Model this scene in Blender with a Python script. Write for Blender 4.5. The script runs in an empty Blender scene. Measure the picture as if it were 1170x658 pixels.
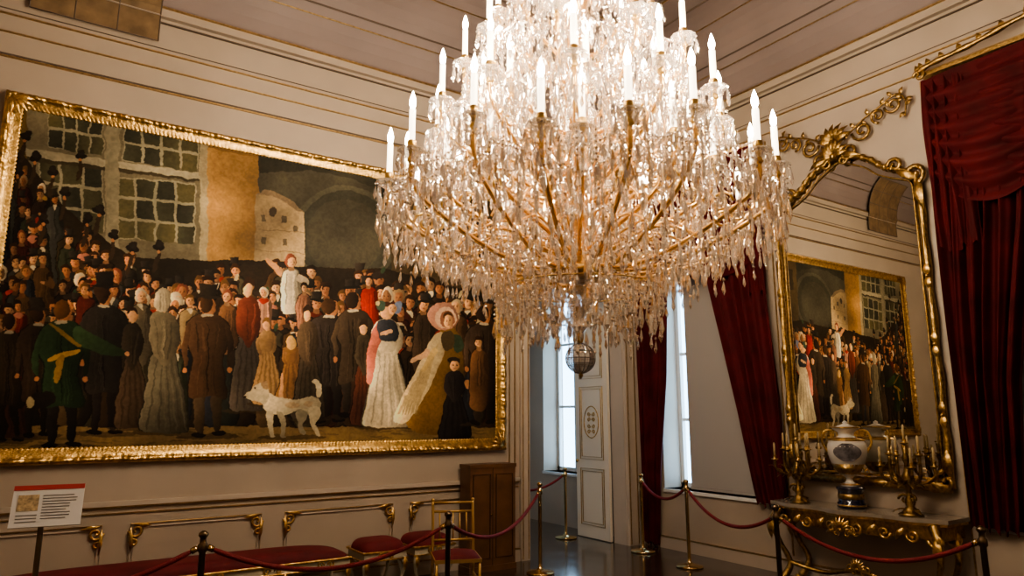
import bpy, math, random
import numpy as np
from mathutils import Vector, Matrix
random.seed(7); RNG=np.random.RandomState(5)
PI=math.pi
FPX=790.0; PITCH=math.atan(145/790.0); YAW=math.radians(33.7); EYE=1.7
XR=6.93   # window wall plane
YL=7.15   # painting wall plane
XB=-2.2; YB=-1.5
def ray(px,py):
    dx=px-585; dy=py-329
    hf=FPX*math.cos(PITCH)+dy*math.sin(PITCH); v=FPX*math.sin(PITCH)-dy*math.cos(PITCH)
    s,c=math.sin(YAW),math.cos(YAW)
    return (hf*s+dx*c, hf*c-dx*s, v)
def wl(px,py,Y=YL):
    r=ray(px,py); t=Y/r[1]; return (r[0]*t, EYE+r[2]*t)

# ---------------- materials ----------------
def mat(name,col,rough=.5,metal=0,noise=0,nscale=8,bump=0,bscale=40,sheen=0,trans=0,emit=0,ecol=None,coat=0,spec=None):
    m=bpy.data.materials.new(name); m.use_nodes=True
    nt=m.node_tree; b=nt.nodes['Principled BSDF']
    c=(col[0],col[1],col[2],1)
    b.inputs['Base Color'].default_value=c
    b.inputs['Roughness'].default_value=rough; b.inputs['Metallic'].default_value=metal
    if sheen:
        b.inputs['Sheen Weight'].default_value=sheen; b.inputs['Sheen Tint'].default_value=(.9,.15,.15,1)
    if trans: b.inputs['Transmission Weight'].default_value=trans
    if coat: b.inputs['Coat Weight'].default_value=coat
    if spec is not None: b.inputs['Specular IOR Level'].default_value=spec
    if emit:
        b.inputs['Emission Color'].default_value=(*(ecol or col),1); b.inputs['Emission Strength'].default_value=emit
    tc=nt.nodes.new('ShaderNodeTexCoord')
    if noise:
        n=nt.nodes.new('ShaderNodeTexNoise'); n.inputs['Scale'].default_value=nscale; n.inputs['Detail'].default_value=5
        nt.links.new(tc.outputs['Object'],n.inputs['Vector'])
        r=nt.nodes.new('ShaderNodeValToRGB'); r.color_ramp.elements[0].position=.3; r.color_ramp.elements[1].position=.7
        r.color_ramp.elements[0].color=(*[x*(1-noise) for x in col],1); r.color_ramp.elements[1].color=(*[min(1,x*(1+noise*.4)) for x in col],1)
        nt.links.new(n.outputs['Fac'],r.inputs['Fac']); nt.links.new(r.outputs['Color'],b.inputs['Base Color'])
    if bump:
        n=nt.nodes.new('ShaderNodeTexNoise'); n.inputs['Scale'].default_value=bscale
        nt.links.new(tc.outputs['Object'],n.inputs['Vector'])
        bp=nt.nodes.new('ShaderNodeBump'); bp.inputs['Strength'].default_value=bump; bp.inputs['Distance'].default_value=.01
        nt.links.new(n.outputs['Fac'],bp.inputs['Height']); nt.links.new(bp.outputs['Normal'],b.inputs['Normal'])
    return m
M_wall=mat('wall_cream',(.40,.33,.262),.55,noise=.10,nscale=1.6)
M_panel=mat('panel_cream',(.47,.395,.32),.5,noise=.06,nscale=3)
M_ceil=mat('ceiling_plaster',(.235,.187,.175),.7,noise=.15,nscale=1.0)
M_gold=mat('gilt',(.66,.43,.16),.34,1,noise=.5,nscale=25,bump=.35,bscale=60)
M_gold2=mat('gilt_line',(.46,.32,.15),.4,1,noise=.3,nscale=30)
M_dgold=mat('dark_gilt',(.42,.27,.10),.36,1,noise=.55,nscale=30,bump=.4,bscale=70)
M_bronze=mat('bronze_gilt',(.30,.19,.07),.36,1,noise=.55,nscale=30,bump=.4,bscale=70)
M_dkline=mat('dark_moulding',(.10,.072,.055),.6)  # plain dark colour for trim lines, fresco grid and ball facet lines
M_red=mat('red_velvet',(.12,.006,.010),.8,noise=.35,nscale=6,sheen=.10)
M_curt=mat('curtain_velvet',(.075,.005,.007),.8,noise=.5,nscale=4,sheen=.06,spec=.2)
M_rope=mat('rope_velvet',(.17,.008,.012),.7,sheen=.1,bump=.6,bscale=120)
M_brass=mat('brass',(.62,.43,.20),.22,1)
M_dpost=mat('dark_brass',(.16,.115,.07),.3,1)
M_wood=mat('brown_wood',(.13,.060,.025),.4,noise=.4,nscale=5)
M_white=mat('white_card',(.60,.58,.56),.5)
M_redink=mat('red_print',(.34,.03,.03),.5)
M_ink=mat('ink',(.12,.11,.1),.6)
M_tanink=mat('tan_print',(.45,.33,.18),.6,noise=.6,nscale=60)
M_porc=mat('porcelain',(.52,.49,.44),.12,noise=.1,coat=.5)
M_porcb=mat('porcelain_painting',(.15,.14,.15),.15,noise=.7,nscale=14,coat=.5)
M_cob=mat('cobalt',(.008,.010,.03),.1,coat=.6)
M_marble=mat('marble',(.28,.235,.185),.16,noise=.3,nscale=6)
M_blind=mat('roller_blind',(.36,.33,.305),.8)
M_winf=mat('window_paint',(.66,.66,.64),.4)
M_tan=mat('exposed_fresco',(.19,.125,.065),.8,noise=.4,nscale=7)
M_candle=mat('candle_wax',(.9,.85,.75),.4,emit=5,ecol=(1,.82,.58))
M_wax=mat('wax',(.50,.38,.20),.4)
M_bulb=mat('flame_bulb',(1,.9,.7),.3,emit=100,ecol=(1,.86,.62))
M_ivory=mat('ivory_paint',(.50,.45,.34),.4)

def special():
    m=bpy.data.materials.new('mirror_glass'); m.use_nodes=True; b=m.node_tree.nodes['Principled BSDF']
    b.inputs['Metallic'].default_value=1; b.inputs['Roughness'].default_value=.0; b.inputs['Base Color'].default_value=(.76,.74,.68,1)
    g=bpy.data.materials.new('window_glass'); g.use_nodes=True; nt=g.node_tree; nt.nodes.clear()
    o=nt.nodes.new('ShaderNodeOutputMaterial'); t=nt.nodes.new('ShaderNodeBsdfTransparent'); gl=nt.nodes.new('ShaderNodeBsdfGlossy'); gl.inputs['Roughness'].default_value=.02
    mx=nt.nodes.new('ShaderNodeMixShader'); mx.inputs[0].default_value=.08
    nt.links.new(t.outputs[0],mx.inputs[1]); nt.links.new(gl.outputs[0],mx.inputs[2]); nt.links.new(mx.outputs[0],o.inputs[0])
    def crystal(name,tint,ft,fg,dt=None,ro=.09):
        c=bpy.data.materials.new(name); c.use_nodes=True; nt=c.node_tree; nt.nodes.clear()
        o=nt.nodes.new('ShaderNodeOutputMaterial'); t=nt.nodes.new('ShaderNodeBsdfTransparent'); gl=nt.nodes.new('ShaderNodeBsdfGlossy'); gl.inputs['Roughness'].default_value=ro
        gl.inputs['Color'].default_value=(*tint,1)
        d=nt.nodes.new('ShaderNodeBsdfDiffuse'); d.inputs['Color'].default_value=(*(dt or tint),1)
        a=nt.nodes.new('ShaderNodeMixShader'); a.inputs[0].default_value=fg
        nt.links.new(d.outputs[0],a.inputs[1]); nt.links.new(gl.outputs[0],a.inputs[2])
        b=nt.nodes.new('ShaderNodeMixShader'); b.inputs[0].default_value=ft
        nt.links.new(a.outputs[0],b.inputs[1]); nt.links.new(t.outputs[0],b.inputs[2]); nt.links.new(b.outputs[0],o.inputs[0])
        return c
    f=bpy.data.materials.new('parquet'); f.use_nodes=True; nt=f.node_tree; b=nt.nodes['Principled BSDF']
    tc=nt.nodes.new('ShaderNodeTexCoord'); mp=nt.nodes.new('ShaderNodeMapping'); mp.inputs['Rotation'].default_value=(0,0,math.radians(45))
    br=nt.nodes.new('ShaderNodeTexBrick'); br.inputs['Scale'].default_value=1.0
    br.inputs['Brick Width'].default_value=.62; br.inputs['Row Height'].default_value=.13; br.inputs['Mortar Size'].default_value=.006
    br.inputs['Color1'].default_value=(.034,.022,.015,1); br.inputs['Color2'].default_value=(.070,.042,.027,1); br.inputs['Mortar'].default_value=(.010,.007,.005,1)
    nt.links.new(tc.outputs['Object'],mp.inputs[0]); nt.links.new(mp.outputs[0],br.inputs['Vector'])
    nt.links.new(br.outputs['Color'],b.inputs['Base Color'])
    n=nt.nodes.new('ShaderNodeTexNoise'); n.inputs['Scale'].default_value=3; nt.links.new(tc.outputs['Object'],n.inputs['Vector'])
    r=nt.nodes.new('ShaderNodeMapRange'); r.inputs['To Min'].default_value=.06; r.inputs['To Max'].default_value=.28
    nt.links.new(n.outputs['Fac'],r.inputs['Value']); nt.links.new(r.outputs[0],b.inputs['Roughness'])
    b.inputs['Coat Weight'].default_value=.5; b.inputs['Coat Roughness'].default_value=.12
    bp=nt.nodes.new('ShaderNodeBump'); bp.inputs['Strength'].default_value=.35; bp.inputs['Distance'].default_value=.004
    nt.links.new(br.outputs['Color'],bp.inputs['Height']); nt.links.new(bp.outputs['Normal'],b.inputs['Normal'])
    p=bpy.data.materials.new('oil_painting'); p.use_nodes=True; nt=p.node_tree; b=nt.nodes['Principled BSDF']
    a=nt.nodes.new('ShaderNodeAttribute'); a.attribute_name='paint'
    nt.links.new(a.outputs['Color'],b.inputs['Base Color']); b.inputs['Roughness'].default_value=.6; b.inputs['Specular IOR Level'].default_value=.12
    return m,g,crystal('crystal',(1,.95,.90),.38,.84),crystal('crystal_amber',(1,.66,.30),.2,.7),crystal('glass_arm',(.95,.60,.26),.10,.7),f,p,crystal('ball_crystal',(.95,.93,.92),.35,.8,None,.12)
M_mirror,M_glass,M_cry,M_amb,M_arm,M_floor,M_paint,M_ball=special()

# ---------------- mesh builder ----------------
class MB:
    def __init__(s): s.v=[];s.f=[];s.mi=[];s.sm=[];s.mats=[]
    def add(s,vs,fs,m,smooth=False):
        if m not in s.mats: s.mats.append(m)
        k=s.mats.index(m); o=len(s.v)
        s.v.extend([tuple(v) for v in vs]); s.f.extend([tuple(i+o for i in f) for f in fs])
        s.mi.extend([k]*len(fs)); s.sm.extend([smooth]*len(fs))
    def box(s,lo,hi,m,M=None):
        x0,y0,z0=lo;x1,y1,z1=hi
        vs=[(x0,y0,z0),(x1,y0,z0),(x1,y1,z0),(x0,y1,z0),(x0,y0,z1),(x1,y0,z1),(x1,y1,z1),(x0,y1,z1)]
        if M: vs=[M@Vector(v) for v in vs]
        s.add(vs,[(0,3,2,1),(4,5,6,7),(0,1,5,4),(1,2,6,5),(2,3,7,6),(3,0,4,7)],m)
    def lathe(s,prof,m,c=(0,0,0),n=20,M=None,smooth=True,sy=1):
        vs=[];fs=[]
        for r,z in prof:
            for k in range(n):
                a=2*PI*k/n; v=Vector((r*math.cos(a),r*math.sin(a)*sy,z))
                if M: v=M@v
                vs.append((v[0]+c[0],v[1]+c[1],v[2]+c[2]))
        for i in range(len(prof)-1):
            for k in range(n):
                fs.append((i*n+k,i*n+(k+1)%n,(i+1)*n+(k+1)%n,(i+1)*n+k))
        fs.append(tuple(range(n))[::-1]); fs.append(tuple((len(prof)-1)*n+k for k in range(n)))
        s.add(vs,fs,m,smooth)
    def tube(s,pts,rad,m,n=8,closed=False,smooth=True,flat=None):
        P=[Vector(p) for p in pts]; L=len(P)
        if not hasattr(rad,'__len__'): rad=[rad]*L
        vs=[];fs=[];N=None
        for i in range(L):
            a=P[(i-1)%L] if (i>0 or closed) else P[i]; b=P[(i+1)%L] if (i<L-1 or closed) else P[i]
            T=(b-a)
            if T.length<1e-9: T=Vector((0,0,1))
            T.normalize()
            if N is None:
                N=T.orthogonal()
            N=(N-T*N.dot(T))
            if N.length<1e-6: N=T.orthogonal()
            N.normalize(); B=T.cross(N)
            for k in range(n):
                an=2*PI*k/n; vs.append(P[i]+(N*math.cos(an)+B*math.sin(an))*rad[i])
        R=L if closed else L-1
        for i in range(R):
            j=(i+1)%L
            for k in range(n): fs.append((i*n+k,i*n+(k+1)%n,j*n+(k+1)%n,j*n+k))
        if not closed:
            fs.append(tuple(range(n))[::-1]); fs.append(tuple((L-1)*n+k for k in range(n)))
        s.add(vs,fs,m,smooth)
    def surf(s,fn,nu,nv,m,smooth=True):
        vs=[fn(i/nu,j/nv) for j in range(nv+1) for i in range(nu+1)]
        fs=[(j*(nu+1)+i,j*(nu+1)+i+1,(j+1)*(nu+1)+i+1,(j+1)*(nu+1)+i) for j in range(nv) for i in range(nu)]
        s.add(vs,fs,m,smooth)
    def sph(s,c,r,m,n=12,sc=(1,1,1)):
        prof=[(max(1e-4,math.sin(PI*i/(n//2+2)))*r,-math.cos(PI*i/(n//2+2))*r*sc[2]) for i in range(n//2+3)]
        s.lathe([(p[0]*sc[0],p[1]) for p in prof],m,c,n)
    def prism(s,pts,d,m):
        n=len(pts); P=[Vector(p) for p in pts]; d=Vector(d)
        vs=P+[p+d for p in P]
        fs=[tuple(range(n))[::-1],tuple(range(n,2*n))]+[(i,(i+1)%n,n+(i+1)%n,n+i) for i in range(n)]
        s.add(vs,fs,m)
    def obj(s,name,parent=None,M=None):
        me=bpy.data.meshes.new(name); me.from_pydata([tuple(v) for v in s.v],[],s.f)
        for m in s.mats: me.materials.append(m)
        me.polygons.foreach_set('material_index',s.mi); me.polygons.foreach_set('use_smooth',s.sm); me.update()
        o=bpy.data.objects.new(name,me); bpy.context.collection.objects.link(o)
        if M: o.matrix_world=M
        if parent: o.parent=parent
        return o
def bez(pts,n=24):
    P=[Vector(p) for p in pts]; out=[]; L=len(P)
    for i in range(L-1):
        p0=P[max(i-1,0)];p1=P[i];p2=P[i+1];p3=P[min(i+2,L-1)]
        k=max(2,n//(L-1))
        for j in range(k):
            t=j/k; out.append(.5*((2*p1)+(-p0+p2)*t+(2*p0-5*p1+4*p2-p3)*t*t+(-p0+3*p1-3*p2+p3)*t**3))
    out.append(P[-1]); return out
def scroll(mb,o,U,V,size,m,turns=1.1,a0=0,flip=1,r=.012,n=16):
    o=Vector(o);U=Vector(U);V=Vector(V);pts=[];rad=[]
    for i in range(n+1):
        t=i/n; a=a0+flip*t*turns*2*PI; R=size*(1-t*.82)
        pts.append(o+U*math.cos(a)*R+V*math.sin(a)*R); rad.append(r*(1.15-.5*abs(t-.35))*(1 if t<.92 else 1.5))
    mb.tube(pts,rad,m,6)
def leaf(mb,o,D,N,L,W,m,curl=.3):
    o=Vector(o);D=Vector(D).normalized();N=Vector(N).normalized();S=D.cross(N)
    rows=[(0,.25),(.25,.9),(.5,1),(.75,.6),(1,.05)]
    vs=[];fs=[]
    for t,w in rows:
        c=o+D*L*t+N*L*curl*math.sin(PI*t)*.5
        vs+= [c-S*W*w*.5, c+N*W*.22*(1-t*.5), c+S*W*w*.5]
    for i in range(4):
        a=i*3; fs+=[(a,a+1,a+4,a+3),(a+1,a+2,a+5,a+4)]
    mb.add(vs,fs,m,True)
def rocaille(mb,o,U,V,N,s,m):
    o=Vector(o);U=Vector(U);V=Vector(V);N=Vector(N)
    for k in range(9):
        a=PI*(.05+.9*k/8); leaf(mb,o+N*.01,U*math.cos(a)+V*math.sin(a),N,s*(.55+.2*math.sin(a)),s*.2,m,.5)
    for f in (1,-1):
        scroll(mb,o+U*f*s*.55+V*s*.05,U*f,V,s*.32,m,1.3,PI,1 ,s*.06)
        scroll(mb,o+U*f*s*.3-V*s*.2,U*f,V,s*.22,m,1.2,PI/2,-1,s*.05)
        leaf(mb,o+U*f*s*.3,U*f-V*.35,N,s*.75,s*.2,m,.4)
    mb.sph(o+N*.02,s*.14,m,10)

# ---------------- room shell ----------------
ZT=5.62; CR=.9
b=MB(); b.box((XB-.3,YB-.3,-.1),(7.4,10.6,0),M_floor); b.obj('floor')
def hole_wall(mb,axis,p0,p1,a0,a1,z0,z1,holes,m):
    cuts=sorted(set([a0,a1]+[h[0] for h in holes]+[h[1] for h in holes]))
    for i in range(len(cuts)-1):
        s,e=cuts[i],cuts[i+1]; zs=[(z0,z1)]
        for h in holes:
            if h[0]<=s+1e-6 and h[1]>=e-1e-6:
                zs=[]; 
                if h[2]>z0: zs.append((z0,h[2]))
                if h[3]<z1: zs.append((h[3],z1))
        for q in zs:
            if axis=='x': mb.box((s,p0,q[0]),(e,p1,q[1]),m)
            else: mb.box((p0,s,q[0]),(p1,e,q[1]),m)
DX0,DX1,DZ=4.99,6.62,3.35
b=MB(); hole_wall(b,'x',YL,YL+.25,XB,XR,0,ZT,[(DX0,DX1,0,DZ)],M_wall); b.obj('wall_left')
W1=(5.0,6.75,.75,4.3); W2=(1.2,2.9,.75,4.3); W3=(8.4,9.45,.8,3.9)
b=MB(); hole_wall(b,'y',XR,XR+.42,YB,10.4,0,6.7,[W1,W2,W3],M_wall); b.obj('wall_right')
b=MB(); b.box((XB-.2,YB-.2,0),(XR+.42,YB,6.7),M_wall); b.obj('wall_back')
b=MB(); b.box((XB-.2,YB,0),(XB,YL+.25,6.7),M_wall); b.obj('wall_far_left')
M_cool=mat('next_room_wall',(.78,.79,.79),.6,noise=.05)
b=MB(); b.box((2.5,10.0,0),(XR,10.2,4.6),M_cool); b.box((2.3,YL+.25,0),(2.5,10.2,4.6),M_cool); b.obj('wall_next_room')
b=MB(); b.box((2.3,YL+.25,4.6),(XR,10.2,4.7),M_cool); b.obj('ceiling_next_room')
b=MB()
rows=[]
for i in range(13):
    t=PI/2*i/12; rows.append((CR*(1-math.cos(t)),ZT+CR*math.sin(t)))
vs=[];fs=[]
for d,z in rows: vs+=[(XB+d,YB+d,z),(XR-d,YB+d,z),(XR-d,YL-d,z),(XB+d,YL-d,z)]
for i in range(12):
    for k in range(4): fs.append((i*4+k,i*4+(k+1)%4,i*4+4+(k+1)%4,i*4+4+k))
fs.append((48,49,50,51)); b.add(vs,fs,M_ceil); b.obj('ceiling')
def ringtrim(mb,d,z,r,m,zo=0):
    mb.tube([(XB+d,YB+d,z),(XR-d,YB+d,z),(XR-d,YL-d,z),(XB+d,YL-d,z)],r,m,8,closed=True,smooth=False)
b=MB()
def band(z0,z1,out,m):
    b.box((XB,YL-out,z0),(XR,YL,z1),m); b.box((XR-out,YB,z0),(XR,YL,z1),m); b.box((XB,YB,z0),(XR,YB+out,z1),m); b.box((XB,YB,z0),(XB+out,YL,z1),m)
band(5.57,5.65,.06,M_wall); band(5.65,5.67,.075,M_gold2); band(5.515,5.525,.03,M_dkline)
band(5.20,5.212,.022,M_gold2); band(5.212,5.245,.015,M_wall); band(5.245,5.255,.02,M_dkline)
band(5.03,5.042,.02,M_gold2)
b.obj('trim_1')
b=MB()
for i,m,r in ((4,M_gold2,.009),(5,M_dkline,.012),(9,M_gold2,.009),(12,M_dkline,.016)):
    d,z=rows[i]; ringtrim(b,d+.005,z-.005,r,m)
ringtrim(b,1.3,ZT+CR-.01,.014,M_gold2); ringtrim(b,1.36,ZT+CR-.01,.014,M_dkline)
b.obj('trim_2')
b=MB()
b.box((XB,YL-.02,4.80),(XR,YL,4.815),M_gold2); b.box((XB,YL-.012,4.825),(XR,YL,4.837),M_dkline)
b.box((XB,YL-.03,.905),(4.86,YL,.92),M_gold2); b.box((XB,YL-.045,.92),(4.86,YL,.96),M_panel); b.box((XB,YL-.015,.85),(4.86,YL,.86),M_gold2)
for x in (4.72,4.80): b.box((x,YL-.015,1.02),(x+.010,YL,4.76),M_gold2)
b.obj('trim_3')
b=MB(); b.box((XB,YL-.04,0),(4.86,YL,.14),M_panel); b.box((XB,YL-.045,.14),(4.86,YL,.15),M_gold2); b.obj('baseboard_left')
b=MB()
b.box((XR-.04,YB,0),(XR,YL,.14),M_panel); b.box((XR-.045,YB,.14),(XR,YL,.15),M_gold2)
b.obj('baseboard_right')
b=MB()
xs=[wl(118,620)[0],wl(145,618)[0],wl(300,605)[0],wl(322,605)[0],wl(450,593)[0],wl(466,592)[0]]
pan=[(XB+.1,xs[0]),(xs[1],xs[2]),(xs[3],xs[4]),(xs[5],4.8)]
for a,c in pan:
    a+=.02;c-=.02
    for ins,m in ((0,M_gold2),(.03,M_panel)):
        b.tube([(a+ins,YL-.012,.22+ins),(c-ins,YL-.012,.22+ins),(c-ins,YL-.012,.76-ins),(a+ins,YL-.012,.76-ins)],.006,m,6,closed=True,smooth=False)
    for x,f in ((a,1),(c,-1)):
        scroll(b,(x+f*.045,YL-.02,.70),(f,0,0),(0,0,1),.06,M_gold,1.2,PI,1,.011)
        scroll(b,(x+f*.03,YL-.02,.60),(f,0,0),(0,0,1),.035,M_gold,1.2,PI,-1,.009)
        leaf(b,(x+f*.02,YL-.015,.755),(f,0,-.1),(0,-1,0),.15,.035,M_gold)
        leaf(b,(x,YL-.015,.73),(0.05*f,0,-1),(0,-1,0),.22,.03,M_gold)
b.obj('trim_4')
b=MB()
def fres(u,v):
    x=-.47+1.04*u
    L=v*1.1
    if L<.31: return (x,YL-.035-.02,5.30+L)
    t=min(PI/2,(L-.31)/CR); return (x,YL-CR*(1-math.cos(t))-.09+.05*t, ZT+CR*math.sin(t)-.02*t)
b.surf(fres,2,20,M_tan,False)
for u in (0,.33,.66,1): b.tube([fres(u,v/20) for v in range(21)],.006,M_dkline,5)
for v in (.0,.25,.5,.75,1): b.tube([fres(u/4,v) for u in range(5)],.006,M_dkline,5)
b.obj('fresco_test_patch')

# ---------------- door opening ----------------
b=MB()
for x0,x1 in ((DX0-.12,DX0+.01),(DX1-.01,XR)):
    b.box((x0,YL-.05,0),(x1,YL,DZ+.12),M_panel)
    b.box((x0+.02,YL-.06,.02),(x0+.03,YL-.045,DZ+.1),M_gold2); b.box((x1-.03,YL-.06,.02),(x1-.02,YL-.045,DZ+.1),M_gold2)
    mid=(x0+x1)/2
    if x1-x0>.2: b.box((mid-.005,YL-.06,.02),(mid+.005,YL-.045,DZ+.1),M_gold2)
b.box((DX0-.12,YL-.055,DZ),(XR,YL,DZ+.16),M_panel); b.box((DX0-.12,YL-.065,DZ+.14),(XR,YL,DZ+.17),M_gold2)
for x in (DX0,DX1-.02): b.box((x,YL,0),(x+.02,YL+.25,DZ),M_panel)
b.obj('trim_5')
b=MB()
M_door=mat('door_white',(.70,.63,.53),.4)
dx=6.57; y0,y1=7.42,8.12
b.box((dx-.02,y0,.01),(dx+.025,y1,DZ-.05),M_door)
for ya,yb,za,zb in ((y0+.1,y1-.1,.18,.95),(y0+.1,y1-.1,1.08,2.1),(y0+.1,y1-.1,2.22,3.15)):
    for ins in (0,.035):
        b.tube([(dx-.025,ya+ins,za+ins),(dx-.025,yb-ins,za+ins),(dx-.025,yb-ins,zb-ins),(dx-.025,ya+ins,zb-ins)],.007,M_gold2,6,closed=True,smooth=False)
cy=(y0+y1)/2
for r in (.16,): b.tube([(dx-.026,cy+r*math.cos(a*PI/12),1.6+1.4*r*math.sin(a*PI/12)) for a in range(24)],.007,M_gold,6,closed=True)
for a in range(4): 
    for g in (-1,1): scroll(b,(dx-.026,cy+g*.05,1.46+a*.085),(0,g,0),(0,0,1),.035,M_gold,1.2,PI,1 if a%2 else -1,.006)
b.sph((dx-.05,y1-.05,1.05),.025,M_brass,8)
b.obj('door_1')

# ---------------- windows ----------------
def window(name,w,xg,nm=2,rows=4):
    y0,y1,z0,z1=w; b=MB()
    f=.06
    b.box((xg-.03,y0,z0),(xg+.03,y0+f,z1),M_winf); b.box((xg-.03,y1-f,z0),(xg+.03,y1,z1),M_winf)
    b.box((xg-.03,y0,z0),(xg+.03,y1,z0+f),M_winf); b.box((xg-.03,y0,z1-f),(xg+.03,y1,z1),M_winf)
    ym=(y0+y1)/2; b.box((xg-.04,ym-.05,z0),(xg+.04,ym+.05,z1),M_winf)
    for k in range(1,rows):
        z=z0+(z1-z0)*k/rows; b.box((xg-.02,y0,z-.02),(xg+.02,y1,z+.02),M_winf)
    b.box((xg-.004,y0+.02,z0+.02),(xg+.004,y1-.02,z1-.02),M_glass)
    b.box((XR-.03,y0,z0-.04),(xg,y1,z0),M_winf)
    b.obj(name)
window('window_1',W1,7.28); window('window_2',W2,7.28); window('window_3',W3,7.25,rows=3)
for w,ya,yb in ((W1,5.02,6.46),(W2,1.25,2.85)):
    b=MB(); b.surf(lambda u,v:(7.12+.004*math.sin(u*9),ya+(yb-ya)*u,.755+(4.25-.755)*v),8,4,M_blind)
    b.box((7.105,ya,.752),(7.135,yb,.785),M_blind)
    b.tube([(7.13,ya,4.25),(7.13,yb,4.25)],.035,M_blind,10)
    b.obj('roller_blind')
for w,x in ((W1,7.34),(W3,7.32),(W2,7.34)):
    l=bpy.data.lights.new('portal','AREA'); l.shape='RECTANGLE'; l.size=w[3]-w[2]; l.size_y=w[1]-w[0]
    o=bpy.data.objects.new('daylight_portal',l); o.location=(x,(w[0]+w[1])/2,(w[2]+w[3])/2); o.rotation_euler=(0,PI/2,0)
    bpy.context.collection.objects.link(o)
    try: l.cycles.is_portal=True
    except Exception: bpy.data.objects.remove(o)

# ---------------- painting ----------------
FX0,FX1,FZ0,FZ1=-.55,4.64,1.29,4.48; FW=.15
X0,X1,Z0,Z1=FX0+FW-.02,FX1-FW+.02,FZ0+FW-.02,FZ1-FW+.02
PW,PH=1240,737
img=np.zeros((PH,PW,3)); img[:]=(52,43,32)
def smooth_noise(h,w,cells,seed):
    r=np.random.RandomState(seed).rand(cells+2,int(cells*w/h)+3)
    y=np.linspace(0,cells,h); x=np.linspace(0,cells*w/h,w)
    yi=y.astype(int);xi=x.astype(int);fy=(y-yi)[:,None];fx=(x-xi)[None]
    fy=fy*fy*(3-2*fy);fx=fx*fx*(3-2*fx)
    a=r[yi][:,xi];b_=r[yi][:,xi+1];c=r[yi+1][:,xi];d=r[yi+1][:,xi+1]
    return (a*(1-fx)+b_*fx)*(1-fy)+(c*(1-fx)+d*fx)*fy
N1=smooth_noise(PH,PW,9,1);N2=smooth_noise(PH,PW,70,2);N3=smooth_noise(PH,PW,190,3)
NO=1+.20*(N1-.5)+.12*(N2-.5)+.14*(N3-.5)
SM=[0]
def pc(p):
    x,z=wl(p[0],p[1]); return ((x-X0)/(X1-X0)*(PW-1),(z-Z0)/(Z1-Z0)*(PH-1))
def poly(pts,col,a=1.0,sh=0.0,vs=0.0):
    q=[pc(p) for p in pts]
    if SM[0] and len(q)>3:
        for _ in range(2):
            r=[]
            for i in range(len(q)):
                p0=q[i];p1=q[(i+1)%len(q)]
                r.append((p0[0]*.78+p1[0]*.22,p0[1]*.78+p1[1]*.22)); r.append((p0[0]*.22+p1[0]*.78,p0[1]*.22+p1[1]*.78))
            q=r
    xa=max(0,int(min(p[0] for p in q)));xb=min(PW,int(max(p[0] for p in q))+2)
    ya=max(0,int(min(p[1] for p in q)));yb=min(PH,int(max(p[1] for p in q))+2)
    if xb<=xa or yb<=ya: return
    gx,gy=np.meshgrid(np.arange(xa,xb)+.0,np.arange(ya,yb)+.0)
    ins=np.zeros(gx.shape,bool); n=len(q)
    for i in range(n):
        x1,y1=q[i];x2,y2=q[(i+1)%n]
        if y1==y2: continue
        c=((y1>gy)!=(y2>gy))&(gx<(x2-x1)*(gy-y1)/(y2-y1)+x1)
        ins^=c
    s=(gx-xa)/max(1,xb-xa)*2-1; t=(gy-ya)/max(1,yb-ya)*2-1
    k=(1-sh*s*np.abs(s)**.3+vs*t)*NO[ya:yb,xa:xb]
    c=np.array(col,float)[None,None]*k[...,None]
    reg=img[ya:yb,xa:xb]; reg[ins]=reg[ins]*(1-a)+c[ins]*a
def ell(x,y,rx,ry,col,rot=0,a=1.0,sh=0.0,n=14):
    cr,sr=math.cos(rot),math.sin(rot); o_=SM[0]; SM[0]=0
    poly([(x+rx*math.cos(k*2*PI/n)*cr-ry*math.sin(k*2*PI/n)*sr, y+rx*math.cos(k*2*PI/n)*sr+ry*math.sin(k*2*PI/n)*cr) for k in range(n)],col,a,sh)
    SM[0]=o_
poly([(-60,95),(300,172),(300,320),(-60,330)],(104,84,54))
poly([(-60,95),(40,118),(40,300),(-60,300)],(88,72,42),sh=.2)
poly([(30,112),(235,158),(235,310),(30,310)],(108,102,86),sh=.1)
def win(x0,x1,y0,y1,nx,ny,sl):
    poly([(x0,y0),(x1,y0+sl*(x1-x0)),(x1,y1+sl*.6*(x1-x0)),(x0,y1)],(142,138,120))
    for i in range(nx):
        for j in range(ny):
            a=x0+(x1-x0)*(i+.07)/nx;c=x0+(x1-x0)*(i+.93)/nx;d=y0+(y1-y0)*(j+.07)/ny;e=y0+(y1-y0)*(j+.93)/ny
            s0=sl*(a-x0);s1=sl*(c-x0)
            col=random.choice([(58,58,46),(70,68,50),(84,80,56),(50,50,42)])
            poly([(a,d+s0),(c,d+s1),(c,e+s1),(a,e+s0)],col,sh=random.uniform(-.2,.2))
win(56,118,124,172,4,2,.17);win(140,226,142,186,4,2,.17);win(44,118,184,262,3,3,.12);win(132,222,202,274,4,3,.10)
poly([(30,172),(235,200),(235,208),(30,181)],(156,150,132)); poly([(30,181),(235,208),(235,211),(30,185)],(60,54,42)); poly([(120,140),(136,143),(136,300),(120,300)],(134,128,110)); poly([(30,112),(235,158),(235,164),(30,120)],(74,66,50))
poly([(227,157),(236,159),(236,310),(227,310)],(154,144,120))
poly([(236,158),(294,172),(294,320),(236,320)],(150,116,72),sh=.14)
poly([(236,158),(294,172),(294,182),(236,170)],(124,94,58))
poly([(294,170),(445,195),(445,320),(294,320)],(62,60,52),sh=.15)
poly([(294,170),(445,195),(445,225),(400,205),(350,196),(294,200)],(46,45,39))
for r,c in ((60,(74,72,62)),(54,(54,54,47)),(44,(62,60,52))): ell(392,272,r,r*.98,c,n=30)
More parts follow.
